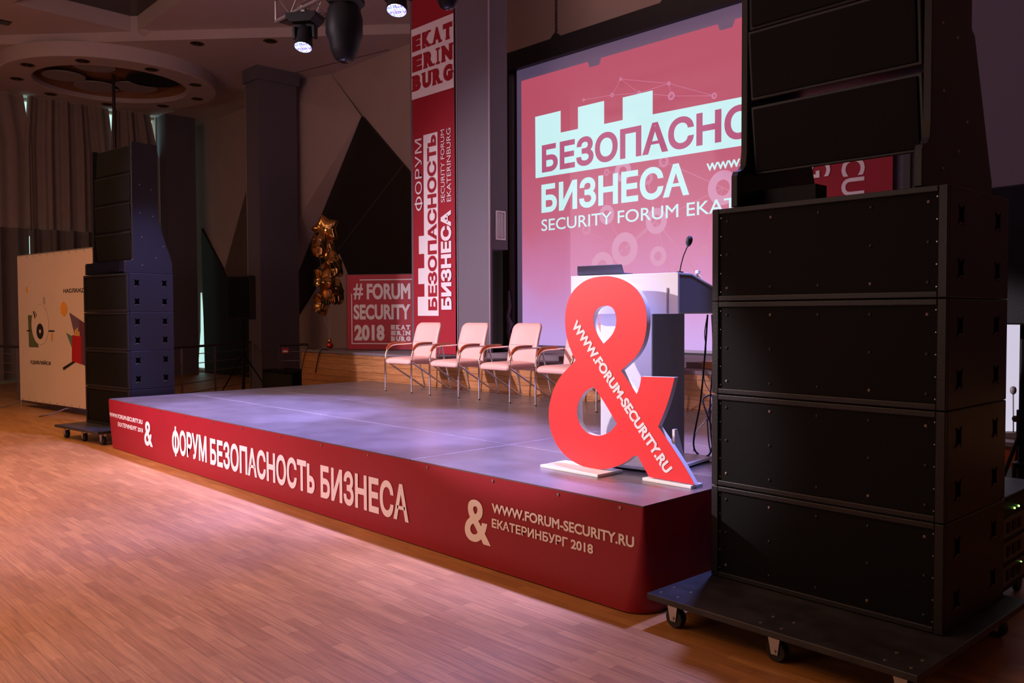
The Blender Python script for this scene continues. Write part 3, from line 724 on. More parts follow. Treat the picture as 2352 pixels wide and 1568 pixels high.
def make_frame(loc, rz, wd, prof, label, bars):
    t = thing('array_frame', loc, label, 'stand', rz, 'frames that carry the line arrays')
    for x in (-.042, wd+.004):
        p = MB().prism(prof, (x, 0, 0), Y, Z, (.038, 0, 0)).build('side_plate', 'blackcab', t, bevel=.004)
        if x > 0:
            for y, z in ((.2, 1.1), (.35, 1.05), (.2, .75), (.37, .72), (.22, .45), (.4, .2), (.5, .35), (.22, .1)):
                MB().lathe([(.008, 0), (.007, .004)], (x+.038, y, z), X, 10).build('bolt_head', 'screw', p)
    for y0, y1, z0, z1 in bars: MB().box(-.004, wd+.004, y0, y1, z0, z1).build('cross_bar', 'black', t)
    return t
ordr = ['bottom one', 'second from the bottom', 'third from the bottom', 'top one']
# right stack
RZ = R(-1.5); BZ = .175; SHT = .488; SW = 1.186
make_dolly((8.085, -.085, 0), RZ, 1.33, 1.28, BZ, 'black wheeled dolly under the tall speaker stack at right', True)
ca, sa = math.cos(RZ), math.sin(RZ)
for k in range(4):
    make_sub((8.148, .395, BZ+k*SHT), RZ, SW, .745, SHT, 'large black subwoofer in the right stack, %s of four' % ordr[k], 'subwoofers of the right stack', True)
topz = BZ+4*SHT+.003
fprof = [(0, 0), (0, .16), (.012, .185), (.055, .195), (.08, .225), (.09, .30), (.09, 1.75), (.54, 1.75), (.55, .80), (.59, .775), (.80, .2), (.84, .1), (.84, 0)]
make_frame((8.29, .415, topz), RZ, .885, fprof, 'black steel frame standing on the right subwoofer stack', [(.5, .58, .0, .05), (.40, .44, 1.6, 1.7)])
MB_ = MB().box(8.30, 8.62, .60, .72, topz, topz+.10).build('connector_box', 'black'); tag(MB_, 'black box lying on top of the right subwoofer stack inside the frame', 'box')
la = ['lowest box of the right line array, red banner seen below it', 'second box of the right line array, counted from below', 'third box of the right array, cut by top picture edge']
for k, (z, ti, yy) in enumerate(((2.305, 7, .56), (2.685, 5, .515), (3.045, 2, .50))):
    make_array((8.30, yy, z), RZ, .875, .44, .352, ti, 'black line array speaker, '+la[k], 'boxes of the right line array')
# left stack
RL = R(7.4); LW = 1.175; ld = .60
lo = Vector((-1.279, .127, 0))
make_dolly((-1.30, -.25, 0), RL, 1.19, 1.03, BZ, 'black wheeled dolly under the speaker stack left of the stage', False)
for k in range(4):
    make_sub((lo.x, lo.y, BZ+k*.482), RL, LW, ld, .482, 'black subwoofer with blue lit side in the left stack, %s of four' % ordr[k], 'subwoofers of the left stack', False)
topl = BZ+4*.482+.003
lprof = [(0, 0), (0, .13), (.01, .15), (.085, .155), (.1, .175), (.105, 1.62), (.44, 1.62), (.445, .66), (.62, .14), (.62, 0)]
fl = lo + Matrix.Rotation(RL, 3, 'Z') @ Vector((.10, .0, 0))
make_frame((fl.x, fl.y, topl), RL, .985, lprof, 'black steel frame with bolt heads standing on the left subwoofer stack', [(.40, .46, 0, .06)])
for k, ti in enumerate((6, 3, 0, -4)):
    p = lo + Matrix.Rotation(RL, 3, 'Z') @ Vector((.104, .13+(.02, .0, -.01, .01)[k], 0))
    make_array((p.x, p.y, topl+.17+k*.362), RL, .977, .30, .352, ti, 'black line array speaker of the left array, %s of four' % ordr[k], 'boxes of the left line array')

# ================================================================ RED BANNERS AND SIGN BOARD
def hang_banner(x0, x1, y, z0, z1, label, fold=.006):
    b = MB(); n = 40; nz = 30
    for k in range(nz+1):
        for i in range(n+1):
            x = x0+(x1-x0)*i/n; z = z0+(z1-z0)*k/nz
            yy = y+fold*(1+math.sin(i/n*9+.4*math.sin(z*1.7)))*.5+fold*.5*(1+math.sin(z*2.3+i*.1))*.5
            b.v.append((x, yy, z))
    for k in range(nz):
        for i in range(n): b.f.append((k*(n+1)+i, k*(n+1)+i+1, (k+1)*(n+1)+i+1, (k+1)*(n+1)+i))
    t = thing('hanging_banner', ((x0+x1)/2, y, z0), label, 'banner')
    b.v = [(p[0]-t.location.x, p[1]-t.location.y, p[2]-t.location.z) for p in b.v]
    c = b.build('cloth', 'fabricred', t, smooth=60)
    MB().tube([(-(x1-x0)/2-.02, .012, z1-z0), ((x1-x0)/2+.02, .012, z1-z0)], .016, 10).build('top_rod', 'steel', t)
    return t, c
bx, by_, bz = (.368+1.357)/2, 4.285, .998
bt_, cl = hang_banner(.366, 1.352, 4.285, 1.0, 6.9, 'tall red hanging banner with white vertical lettering beside the chairs')
def BP(x, z): return (x-.859, -.0065, z-1.0)
def bpoly(poly, m, name, d=-.0025):
    return MB().prism([(x-.859, z-1.0) for x, z in poly], (0, d-.0008, 0), X, Z, (0, .0006, 0)).build(name, m, cl)
bpoly([(.366, 4.79), (1.352, 4.79), (1.352, 5.83), (.366, 5.83)], 'white', 'white_field')
for w_, z_ in (('EKAT', 5.49), ('ERIN', 5.19), ('BURG', 4.905)):
    sm = MB(); slab_row(w_, sm, BP(.385, z_), X, Z, .945, .235); sm.build('lettering', 'dred', cl)
bpoly([(.640, 4.225), (.972, 4.225), (.972, 1.555), (.474, 1.555), (.474, 1.84), (.640, 1.84), (.640, 2.03), (.492, 2.03), (.492, 2.265), (.640, 2.265), (.640, 2.477), (.512, 2.477), (.512, 2.745), (.640, 2.745)], 'white', 'castle_block')
UP, LF = (0, 0, 1), (-1, 0, 0)
def vtext(s, x_right, z0, z1, capw, m, bold):   # reads upwards, letter tops to the left
    p = BP(x_right, z0); lettering(s, cl, p, UP, LF, z1-z0, capw, m, bold)
vtext('БЕЗОПАСНОСТЬ', .945, 1.635, 4.195, .215, 'dred', .042)
vtext('БИЗНЕСА', 1.275, 1.643, 3.07, .238, 'white', .05)
vtext('ФОРУМ', .600, 3.12, 4.19, .165, 'white', .0)
vtext('SECURITY FORUM', 1.135, 3.192, 4.237, .085, 'white', .0)
vtext('EKATERINBURG', 1.278, 3.192, 4.236, .095, 'white', .0)

b2, c2 = hang_banner(6.60, 7.50, 4.27, 1.0, 6.9, 'second red hanging banner, seen through the gaps of the right speaker stack')
def vtext2(s, x_left, ztop, zlen, capw, m, bold):   # reads downwards, letter tops to the right
    lettering(s, c2, (x_left-7.05, -.0035, ztop-1.0), (0, 0, -1), (1, 0, 0), zlen, capw, m, bold)
vtext2('SECURITY FORUM', 7.03, 3.27, 2.1, .22, 'white', .02)
vtext2('EKATERINBURG', 6.70, 4.62, 1.75, .22, 'white', .02)

# sign board
fx = math.atan2(.527, .737)
t = thing('sign_board', (-1.30, 4.165, .994), 'square red board reading FORUM SECURITY 2018 standing on the rear stage', 'sign', fx)
BW, BH = 1.235, 1.245
MB().box(0, BW, 0, .035, 0, BH).build('board', 'screen_black', t, bevel=.003)
MB().box(.012, BW-.012, -.003, 0, .012, BH-.012).build('red_print', 'signred', t)
f = -.0065
fr = MB()
def hb(x0, x1, z0, z1): fr.add([(x0, f, z0), (x1, f, z0), (x1, f, z1), (x0, f, z1)], [(0, 1, 2, 3)])
hb(.235, 1.148, 1.142, 1.158); hb(1.132, 1.148, .10, 1.158); hb(.085, 1.148, .10, .116); hb(.085, .101, .10, .925)
fr.build('frame_line', 'white', t)
lettering('#', t, (.125, f, .83), X, Z, .165, .26, 'white', .02)
lettering('FORUM', t, (.355, f, .828), X, Z, .745, .262, 'white', .04)
lettering('SECURITY', t, (.125, f, .50), X, Z, .975, .25, 'white', .04)
lettering('2018', t, (.135, f, .155), X, Z, .52, .262, 'white', .05)
for q, wd_ in enumerate(('EKAT', 'ERIN', 'BURG')):
    sm = MB(); slab_row(wd_, sm, (.765, f, .335-.093*q), X, Z, .33, .078); sm.build('lettering', 'white', t)
MB().bar((.25, .33, 0), (.25, .036, .8), .03, .02).build('rear_strut', 'screen_black', t)
MB().bar((1.0, .33, 0), (1.0, .036, .8), .03, .02).build('rear_strut', 'screen_black', t)

# ================================================================ PROJECTION SCREEN
SX0, SX1, SY = 1.112, 7.1, 5.75
t = thing('projection_screen', (4, SY, .994), 'large projection screen showing a pink slide with a white castle block logo', 'projection screen')
def SP(x, z, d=0): return (x-4, -d, z-.994)
def srect(x0, x1, z0, z1, m, name, d, par):
    return MB().prism([(x0-4, z0-.994), (x1-4, z0-.994), (x1-4, z1-.994), (x0-4, z1-.994)], (0, -d, 0), X, Z, (0, .0005, 0)).build(name, m, par)
cloth = MB().prism([(SX0-4, .07), (SX1-4, .07), (SX1-4, 4.42), (SX0-4, 4.42)], (0, .004, 0), X, Z, (0, .004, 0)).build('screen_cloth', 'screen_cloth', t)
sl = MB().add([SP(*p, .001) for p in ((1.225, 1.10), (6.98, 1.10), (6.98, 5.175), (1.218, 5.175))], [(0, 1, 2, 3)])
# the slide object keeps world-height object coordinates for its gradient
so = sl.build('slide', 'slide', t)
for v_ in so.data.vertices: v_.co.z += .994
so.location.z = -.994
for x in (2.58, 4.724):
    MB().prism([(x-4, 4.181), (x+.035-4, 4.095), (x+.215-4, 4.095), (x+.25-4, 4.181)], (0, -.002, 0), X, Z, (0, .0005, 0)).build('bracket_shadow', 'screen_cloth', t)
# network of rings and lines printed on the slide
def ring2(mb, x, z, ro, ri, n=28, d=.002):
    a = [SP(x+ro*math.cos(2*PI*k/n), z+ro*math.sin(2*PI*k/n), d) for k in range(n)]; b = [SP(x+ri*math.cos(2*PI*k/n), z+ri*math.sin(2*PI*k/n), d) for k in range(n)]
    mb.add(a+b, [(k, (k+1) % n, n+(k+1) % n, n+k) for k in range(n)])
def line2(mb, x0, z0, x1, z1, wd, d=.0016):
    dx, dz = x1-x0, z1-z0; l = math.hypot(dx, dz); nx, nz = -dz/l*wd/2, dx/l*wd/2
    mb.add([SP(x0+nx, z0+nz, d), SP(x1+nx, z1+nz, d), SP(x1-nx, z1-nz, d), SP(x0-nx, z0-nz, d)], [(0, 1, 2, 3)])
nod = {k_: (x, z, r_, r_*.46) for k_, (x, z, r_) in {'a': (3.25, 2.47, .229), 'b': (3.82, 2.34, .134), 'c': (2.85, 2.24, .21), 'd': (3.79, 2.81, .174), 'e': (2.93, 2.97, .135), 'f': (2.55, 2.79, .082), 'g': (3.22, 3.54, .144), 'h': (3.64, 3.40, .094), 'i': (2.93, 3.56, .049), 'j': (3.91, 3.585, .081), 'k': (3.99, 3.27, .046),
       'l': (2.50, 4.65, .024), 'm': (3.03, 4.62, .03), 'n': (3.50, 4.56, .03), 'o': (3.18, 4.81, .024), 'p': (3.99, 4.59, .028), 'q': (4.03, 4.42, .055), 'r': (4.68, 4.3, .04), 's': (4.81, 3.14, .217), 't': (4.54, 2.37, .067), 'u': (4.14, 2.15, .057), 'v': (5.6, 2.7, .2), 'w': (6.2, 3.1, .15)}.items()}
nm2 = None
for k_, (x, z, ro, ri) in nod.items():
    nm = MB(); ring2(nm, x, z, ro, ri); nm.build('network_ring', 'slide_light' if ro > .1 else 'slide_light2', t)
_l2 = line2
def line2(mb, *a):
    m_ = MB(); _l2(m_, *a); m_.build('network_line', 'slide_light2', t)
for a, b, wd_ in (('a', 'd', .045), ('a', 'b', .012), ('a', 'c', .05), ('a', 'e', .01), ('b', 'd', .01), ('b', 't', .008), ('b', 'u', .008), ('d', 'h', .01), ('d', 'k', .01), ('h', 'j', .01), ('h', 'g', .01), ('g', 'i', .008), ('e', 'g', .008), ('e', 'f', .008), ('i', 'e', .006), ('j', 's', .01), ('d', 's', .01),
                  ('l', 'm', .006), ('m', 'n', .006), ('o', 'm', .006), ('o', 'p', .006), ('n', 'p', .006), ('n', 'q', .006), ('p', 'q', .006), ('q', 'r', .006), ('p', 'r', .006), ('o', 'n', .005), ('s', 'v', .01), ('v', 'w', .01), ('t', 's', .008)):
    line2(nm2, *nod[a][:2], *nod[b][:2], wd_)
for x, z in ((3.95, 1.75), (4.3, 1.7), (3.3, 1.8), (2.2, 2.9), (2.75, 1.9)): line2(nm2, 3.25, 2.47, x, z, .006)
for x, z in ((4.15, 1.7), (4.6, 1.9)): line2(nm2, 3.79, 2.81, x, z, .022)
line2(nm2, 2.1, 3.0, 3.0, 1.7, .006); line2(nm2, 3.82, 2.34, 3.7, 1.75, .006)
cas = [(1.52, 4.574), (2.05, 4.574), (2.05, 4.254), (2.393, 4.254), (2.393, 4.566), (2.886, 4.566), (2.886, 4.243), (3.219, 4.243), (3.219, 4.55), (3.729, 4.55), (3.729, 4.232), (6.62, 4.19), (6.62, 3.61), (1.524, 3.645)]
co = outline([cas]); MB().add([SP(x, z, .003) for x, z, q in co[0]], co[1]).build('castle_block', 'slide_white', t)
lettering('БЕЗОПАСНОСТЬ', t, SP(1.66, 3.705, .004), X, Z, 4.70, .42, 'slide_red', .035)
lettering('БИЗНЕСА', t, SP(1.648, 3.10, .003), X, Z, 2.665, .435, 'slide_white', .035)
lettering('SECURITY FORUM EKATERINBURG', t, SP(1.646, 2.83, .003), X, Z, 4.83, .175, 'slide_white', .005)
lettering('WWW.FORUM-SECURITY.RU', t, SP(4.57, 3.372, .003), X, Z, 1.95, .098, 'slide_white', .04)
MB().box(SX0-.04-4, SX1+.1-4, -.05, .06, .0, .07).build('bottom_bar', 'screen_black', t)
MB().box(SX0-.03-4, SX0-4, .0, .012, .07, 4.4).build('edge_strip', 'screen_black', t)
MB().box(SX1-4, SX1+.03-4, .0, .012, .07, 4.4).build('edge_strip', 'screen_black', t)
MB().box(.95-4, SX1+.25-4, -.10, .10, 4.36, 4.64).build('roller_case', 'screen_black', t, bevel=.01)
for x in (1.96, 3.96):
    br = MB().prism([(-.13, 0), (.13, 0), (.02, .09), (-.02, .09)], (x-4, -.03, 4.64), X, Z, (0, .06, 0)).build('hanger_bracket', 'screen_black', t)
    ck = MB()
    for k in range(46):
        z = 4.72+k*.03; ck.box(x-4-.02, x-4+.02, -.008, .008, z, z+.024) if k % 2 else ck.box(x-4-.008, x-4+.008, -.02, .02, z, z+.024)
    ck.build('hanger_chain', 'rail', br)

# drape put where the backstage opening is dark, bundle of cloth, ventilation grille, black bag
def pleated(x0, x1, y, z0, z1, m, name, amp=.05, n=60, axis='x', k=26, taper=None):
    b = MB()
    for i in range(n+1):
        q = i/n
        for zz, kk in ((z0, 0), (z1-(z1-z0)*.35, 0), (z1, 1)):
            s = x0+(x1-x0)*q
            if taper and kk == 1: s = taper[0]+(taper[1]-taper[0])*q
            d = amp*math.sin(q*k+.7*math.sin(q*k*.37))+amp*.4*math.sin(q*k*2.3)
            b.v.append((s, y+d, zz) if axis == 'x' else (y+d, s, zz))
    for i in range(n):
        for j in (0, 1): b.f.append((3*i+j, 3*i+3+j, 3*i+4+j, 3*i+1+j))
    return b.build(name, m, None, smooth=80)
tag(pleated(-.9, 1.0, 6.25, .994, 5.6, 'darkvoid', 'dark_opening_drape', .04), 'black drape added in place of the dark opening left of the projection screen', 'drape')
t = thing('screen_mast', (1.02, 5.72, .994), 'grey upright post with pale cloth tied around it left of the screen', 'post')
MB().box(-.055, .02, 0, .05, 0, 4.3).build('post', 'pillar', t)
MB().tube([(-.05, -.02, .95), (-.02, -.03, .7), (-.06, -.03, .55), (0, -.04, .42), (-.05, -.03, .3), (-.01, -.03, .1)], [.012, .03, .028, .05, .03, .02], 9).build('tied_cloth', 'lectern_side', t, smooth=80)
t = thing('ventilation_grille', (2.031, 4.448, 2.605), 'small white framed ventilation grille on the grey bulkhead', 'vent')
MB().box(0, .012, 0, .022, 0, .40).box(0, .012, .16, .182, 0, .40).box(0, .012, .022, .16, 0, .022).box(0, .012, .022, .16, .378, .40).build('frame', 'wpaint', t)
MB().box(0, .002, .022, .16, .022, .378).build('backing', 'lectern_side', t)
for k in range(4): MB().box(.002, .009, .035+.03*k, .05+.03*k, .03, .37).build('slat', 'wpaint', t)
tag(MB().sphere((1.75, 4.75, .994+.07), .11, 16, 10, (1.3, 1, .64)).build('cable_bag', 'black', None, smooth=80), 'small black bag lying on the rear stage right of the banner', 'bag')

# ================================================================ BALLOONS
def star_mesh(r=.27):
    b = MB(); n = 60; rings = 9
    def rad(q):
        k = (q/(2*PI)*5) % 1; d = abs(k-.5)*2
        return r*(.68+.32*d**1.6)
    for sgn in (1, -1):
        base = len(b.v); b.v.append((0, sgn*.125, 0))
        for j in range(1, rings+1):
            f_ = j/rings
            for k in range(n):
                q = 2*PI*k/n; rr = rad(q)*f_
                th_ = .125*math.sqrt(max(0, 1-f_**2.1))*(1 if j < rings else 0)
                wr = 1+.10*math.sin(k*PI/3)*f_**3
                b.v.append((rr*math.sin(q), sgn*th_*wr, rr*math.cos(q)))
        for k in range(n): b.f.append((base, base+1+k, base+1+(k+1) % n))
        for j in range(rings-1):
            for k in range(n):
                a = base+1+j*n+k; a2 = base+1+j*n+(k+1) % n; b.f.append((a, a2, a2+n, a+n))
    return b
bl = [(-2.19, 3.05, .30, .15, 'topmost gold star balloon, its points spread wide'), (-2.41, 2.80, 1.15, .1, 'gold star balloon at upper left of the bunch, below the topmost one'), (-2.06, 2.66, 1.2, -.2, 'gold star balloon at upper right of the bunch'), (-1.94, 2.42, 1.1, -.3, 'gold star balloon at right, middle of the bunch'),
      (-2.31, 2.24, 1.25, .2, 'gold star balloon at left, mostly behind another balloon'), (-2.15, 2.10, 1.05, .1, 'gold star balloon in the lower middle of the bunch'), (-1.87, 1.95, 1.2, -.1, 'gold star balloon at lower right of the bunch, beside the red board'), (-2.34, 1.80, 1.15, .25, 'lowest gold star balloon of the bunch, at left')]
knot = Vector((-2.1, 4.33, 1.15)); ribbon_tops = []
sm_ = star_mesh(); sme = None
for i, (x, z, rz, tilt, lb) in enumerate(bl):
    dy = (0, -.3, .3, 0, .36, -.36, .36, -.04)[i]; x += dy*(x-10.67)/7.8; z += dy*(z-1.58)/7.8
    t = thing('foil_balloon', (x, 4.33+dy, z), lb, 'balloon', 0, 'gold foil star balloons')
    if sme is None:
        s_ = sm_.build('foil_star', 'gold', t, smooth=70); sme = s_.data
    else:
        s_ = bpy.data.objects.new('foil_star', sme); COL.objects.link(s_); s_.parent = t
    s_.rotation_euler = (tilt*.6, .12*((i*7) % 5-2), (2.25+.14*((i*3) % 4-1.5)) if i else .62)
    ribbon_tops.append(Vector(t.location)+Vector((0, 0, -.17)))
t = thing('balloon_weight', (-2.1, 4.33, .994), 'small shiny red weight holding the balloon ribbons on the rear stage', 'weight')
MB().lathe([(.03, 0), (.055, .02), (.06, .05), (.045, .085), (.02, .1)], seg=18).build('weight_body', 'red_glass', t, smooth=60)
MB().lathe([(.02, 0), (.035, .02), (.03, .05), (.01, .065)], (0, 0, .1), seg=14).build('bow', 'gold', t, smooth=60)
for p in ribbon_tops:
    d_ = p-Vector((-2.1, 4.33, .994))
    MB().tube([(0, 0, .15), (d_.x*.25, d_.y*.25, .15+(d_.z-.15)*.4), (d_.x*.8, d_.y*.8, .15+(d_.z-.15)*.85), tuple(d_)], .002, 5).build('ribbon', 'ribbon', t)
cable('dark cable running down the plank front below the balloons', [(-1.85, 3.9, 1.0), (-1.9, 3.77, 1.0), (-2.0, 3.755, .8), (-2.05, 3.75, .62)], .006, 'cable')
cable('second dark cable down the plank front, nearer the chairs', [(-1.45, 3.9, 1.0), (-1.45, 3.77, 1.0), (-1.55, 3.755, .8), (-1.6, 3.75, .62)], .009, 'cable')

# ================================================================ PROMO BANNER AT LEFT
pa = R(7.5)
t = thing('pop_up_banner', (-5.845, .452, 0), 'cream printed banner on a tube frame behind the left speaker stack', 'banner', pa)
PW, PB, PT = 3.7, .125, 2.605
fab = MB().box(0, PW, -.006, 0, PB, PT).build('printed_sheet', 'promo', t)
MB().tube([(-.012, .012, 0), (-.012, .012, PT+.01), (PW+.012, .012, PT+.01), (PW+.012, .012, 0)], .014, 8).build('tube_frame', 'steel', t, smooth=30)
for x in (-.012, 1.85, PW+.012):
    MB().tube([(x, -.45, .012), (x, -.25, .03), (x, -.06, .09), (x, .02, .10), (x, .35, .012)], .012, 8).build('foot', 'railsteel', t, smooth=60)
for i in range(14): MB().box(.12+i*.265, .132+i*.265, -.008, -.002, PT-.035, PT-.01).build('clip', 'rail', t)
for i in range(14): MB().box(.12+i*.265, .132+i*.265, -.008, -.002, PB+.012, PB+.035).build('clip', 'rail', t)
lay = [0]
def pp(poly, m, name):
    lay[0] += 1
    y = -.0065-.00025*lay[0]
    c_ = outline([poly]); MB().add([(x, y, z) for x, z, q in c_[0]], c_[1]).build(name, m, fab)
def ell(cx, cz, rx, rz_, n=36): return [(cx+rx*math.cos(2*PI*k/n), cz+rz_*math.sin(2*PI*k/n)) for k in range(n)]
def rct(x0, x1, z0, z1): return [(x0, z0), (x1, z0), (x1, z1), (x0, z1)]
pp(rct(.33, .40, 1.97, 2.07), 'p_orange', 'orange_bar'); pp(rct(1.0, 1.085, 1.77, 1.89), 'p_grey', 'grey_bar')
pp([(.388, 1.592), (.60, 1.59), (.79, 1.05), (.405, 1.046)], 'p_green', 'green_block')
pp(rct(.325, .5, 1.315, 1.337), 'p_black', 'black_bar'); pp(rct(1.16, 1.41, 1.316, 1.342), 'p_black', 'black_bar')
pp([(1.03, 1.70), (1.10, 1.695), (1.10, 1.62)], 'p_purple', 'purple_wedge')
pp(ell(.866, 1.432, .34, .337), 'p_line', 'eye_outline'); pp(ell(.864, 1.432, .332, .33), 'p_cream', 'eye_white')
pp(ell(.862, 1.32, .14, .132), 'p_black', 'pupil'); pp(ell(.862, 1.32, .036, .034), 'p_cream', 'pupil_glint')
pp([(.60, 1.65), (.645, 1.665), (.70, 1.545), (.665, 1.53)], 'p_black', 'lash'); pp([(.68, 1.66), (.705, 1.645), (.75, 1.575), (.72, 1.565)], 'p_black', 'lash')
pp(rct(1.285, 1.335, 1.16, 1.30), 'p_orange', 'orange_bar'); pp(ell(1.771, 1.689, .115, .112), 'p_orange', 'orange_dot')
pp([(1.961, 1.632), (2.6, 1.43), (2.6, .80), (2.35, .82), (2.139, 1.267)], 'p_purple', 'purple_shape'); pp([(2.30, 1.52), (2.6, 1.43), (2.6, .76), (2.34, .84)], 'p_violet', 'violet_shape')
pp([(1.833, 1.31), (2.054, 1.255), (2.034, 1.067)], 'p_teal', 'teal_wedge'); pp([(2.052, 1.272), (2.36, 1.262), (2.347, .821), (2.018, .862)], 'p_red', 'red_block')
for x, z1 in ((2.15, 1.36), (2.21, 1.39), (2.27, 1.33)): pp(rct(x, x+.04, 1.262, z1), 'p_yellow', 'yellow_bar')
pp([(1.69, .745), (2.07, .862), (2.14, .845), (1.72, .705)], 'p_black', 'black_bar')
lettering('УДИВЛЯЙСЯ', fab, (.441, -.0085, .755), X, Z, .80, .085, 'p_black', .03)
lettering('НАСЛАЖДАЙСЯ', fab, (1.772, -.0085, 1.93), X, Z, 1.12, .095, 'p_black', .03)

# ================================================================ RAILINGS, CURTAINS, LEFT BACKGROUND
def railing(pts, label, h=1.0, n=5, post=1.1):
    t = thing('railing', (0, 0, 0), label, 'railing')
    top = [(p[0], p[1], h) for p in pts]
    MB().tube(top, .024, 10).build('handrail', 'rail', t, smooth=60)
    for k in range(n):
        MB().tube([(p[0], p[1], .16+k*(h-.30)/(n-1)) for p in pts], .009, 6).build('rail_bar', 'railsteel', t)
    for a, b in zip(pts[:-1], pts[1:]):
        l = math.dist(a, b); m = max(1, round(l/post))
        for k in range(m+1):
            if k == 0 and a is not pts[0]: continue
            x, y = a[0]+(b[0]-a[0])*k/m, a[1]+(b[1]-a[1])*k/m
            MB().bar((x, y, 0), (x, y, h), .035, .012).build('post', 'railsteel', t)
    return t
railing([(-3.7, 1.75), (-5.9, 4.6), (-6.25, 4.93)], 'low metal railing between the left speaker stack and the far pillar')
railing([(-8.2, .55), (-3.0, 1.42)], 'metal railing behind the cream banner')
railing([(-4.30, 4.55), (-4.28, 4.60), (-4.02, 5.02)], 'short railing end just right of the far pillar', post=1.0)
t = thing('warning_sign', (-4.25, 4.60, .84), 'tiny red and white sign hung on the short railing end', 'sign', R(46))
MB().box(0, .13, -.06, -.055, 0, .1).build('plate', 'signred', t); MB().box(.02, .11, -.062, -.06, .02, .05).build('white_patch', 'white', t)
tag(MB().tube([(-8.606, 3.026, LZ-.02), (-8.606, 3.026, 0)], .035, 10).build('thin_pole', 'rail', None, smooth=60), 'thin dark pole rising behind the left speakers to the round ceiling opening', 'pole')
# curtains: gaps open towards the top
def curtain(y0, y1, t0, t1, z0, z1, m, label):
    return tag(pleated(y0, y1, -11.95, z0, z1, m, 'curtain', .07, 90, 'y', 34*(y1-y0)/2.2, (t0, t1)), label, 'curtain', 'curtains over the tall windows')
CU = 3.66
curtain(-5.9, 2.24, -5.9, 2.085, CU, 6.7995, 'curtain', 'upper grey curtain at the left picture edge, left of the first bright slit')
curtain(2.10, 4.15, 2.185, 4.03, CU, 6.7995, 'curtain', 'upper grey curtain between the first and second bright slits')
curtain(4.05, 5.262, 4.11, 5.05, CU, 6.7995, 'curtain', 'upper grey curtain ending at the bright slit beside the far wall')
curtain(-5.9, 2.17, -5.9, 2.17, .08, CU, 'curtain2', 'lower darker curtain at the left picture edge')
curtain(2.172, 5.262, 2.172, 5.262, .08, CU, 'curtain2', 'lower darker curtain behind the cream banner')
# loudspeaker on a tripod
def tripod(name, x, y, zb, label, legs=.55, rz=0):
    t = thing(name, (x, y, 0), label, 'stand', rz)
    MB().tube([(0, 0, .12), (0, 0, zb)], .018, 10).build('pole', 'black', t)
    MB().lathe([(.03, 0), (.03, .12)], (0, 0, .75), seg=14).build('collar', 'black', t)
    for k in range(3):
        q = R(90+120*k)
        MB().tube([(.025*math.cos(q), .025*math.sin(q), .80), (legs*math.cos(q), legs*math.sin(q), .014)], .012, 8).build('leg', 'black', t)
    return t
tripod('tripod_stand', -4.63, 3.98, 1.49, 'black tripod stand in front of the far pillar')
t = thing('loudspeaker', (-4.63, 3.98, 1.492), 'black loudspeaker on a tripod by the far pillar', 'speaker', R(36))
MB().prism([(-.24, -.15), (.24, -.15), (.17, .2), (-.17, .2)], (0, 0, 0), X, Y, (0, 0, .84)).build('cabinet', 'blackcab', t, bevel=.015)
MB().box(-.21, .21, -.158, -.151, .04, .80).build('grille', 'agrille', t)
# black equipment left of the rear stage
t = thing('floor_monitor', (-4.05, 4.62, 0), 'low black equipment case on the floor left of the rear stage', 'case')
MB().box(-.6, .6, -.25, .3, 0, .52).build('case_body', 'black', t, bevel=.01)
MB().box(-.56, .56, -.258, -.251, .08, .46).build('front_cover', 'darkvoid', t)
t = thing('equipment_table', (-3.3, 5.45, 0), 'small black table behind the low black case', 'table')
MB().box(-.9, .55, -.28, .28, .80, .85).build('table_top', 'black', t)
MB().box(-.9, .55, -.25, .25, .62, .645).build('shelf', 'black', t)
for x in (-.85, .5):
    for y in (-.22, .22): MB().box(x-.02, x+.02, y-.02, y+.02, 0, .80).build('leg', 'black', t)

# ================================================================ CEILING FEATURES
RC = (-8.55, 2.98)
t = thing('ceiling_ring', (RC[0], RC[1], 6.52), 'round dropped ceiling ring with an open brown centre', 'ceiling fixture')
rg = MB(); n = 64
def rvec(r, z): return [(r*math.cos(2*PI*k/n), r*math.sin(2*PI*k/n), z) for k in range(n)]
def loft(rows):
    for r_ in rows: rg.v += r_
    for i in range(len(rows)-1):
        for k in range(n): rg.f.append((i*n+k, i*n+(k+1) % n, (i+1)*n+(k+1) % n, (i+1)*n+k))
loft([rvec(2.12, .28), rvec(2.12, .02), rvec(2.10, 0), rvec(1.52, 0), rvec(1.50, .02), rvec(1.50, .10)])
rg.build('ring', 'ceil', t, smooth=35)
rg = MB(); loft([rvec(1.50, .10), rvec(1.50, .262), rvec(.02, .262)]); rg.build('recess', 'brown_in', t, smooth=35)
for q, r_, s_, m_ in ((132, .72, .46, 'disc'), (192, .90, .46, 'disc'), (250, .95, .42, 'disc'), (66, .85, .55, 'perf'), (330, .9, .40, 'disc')):
    a = R(q-10)
    MB().lathe([(s_, 0), (s_, .02)], (r_*math.cos(a), r_*math.sin(a), .14), seg=36).build('reflector_disc', m_, t, smooth=40)
dl0 = None
def downlight(x, y, z, label):
    global dl0
    if dl0 is None:
        t = thing('downlight', (x, y, z), label, 'ceiling light', 0, 'round recessed downlights')
        MB().lathe([(.13, 0), (.135, -.008), (.115, -.014), (.10, -.004)], (0, 0, 0), seg=28).build('trim_ring', 'brass', t, smooth=40)
        MB().lathe([(.095, 0), (.03, .0)], (0, 0, -.006), seg=24).build('lamp_recess', 'darkvoid', t)
        MB().lathe([(.03, 0), (.035, -.012), (.02, -.03), (.004, -.034)], (0, 0, -.004), seg=14).build('bulb', 'brass', t, smooth=50)
        dl0 = t; return t
    return dup(dl0, (x, y, z), 0, label)
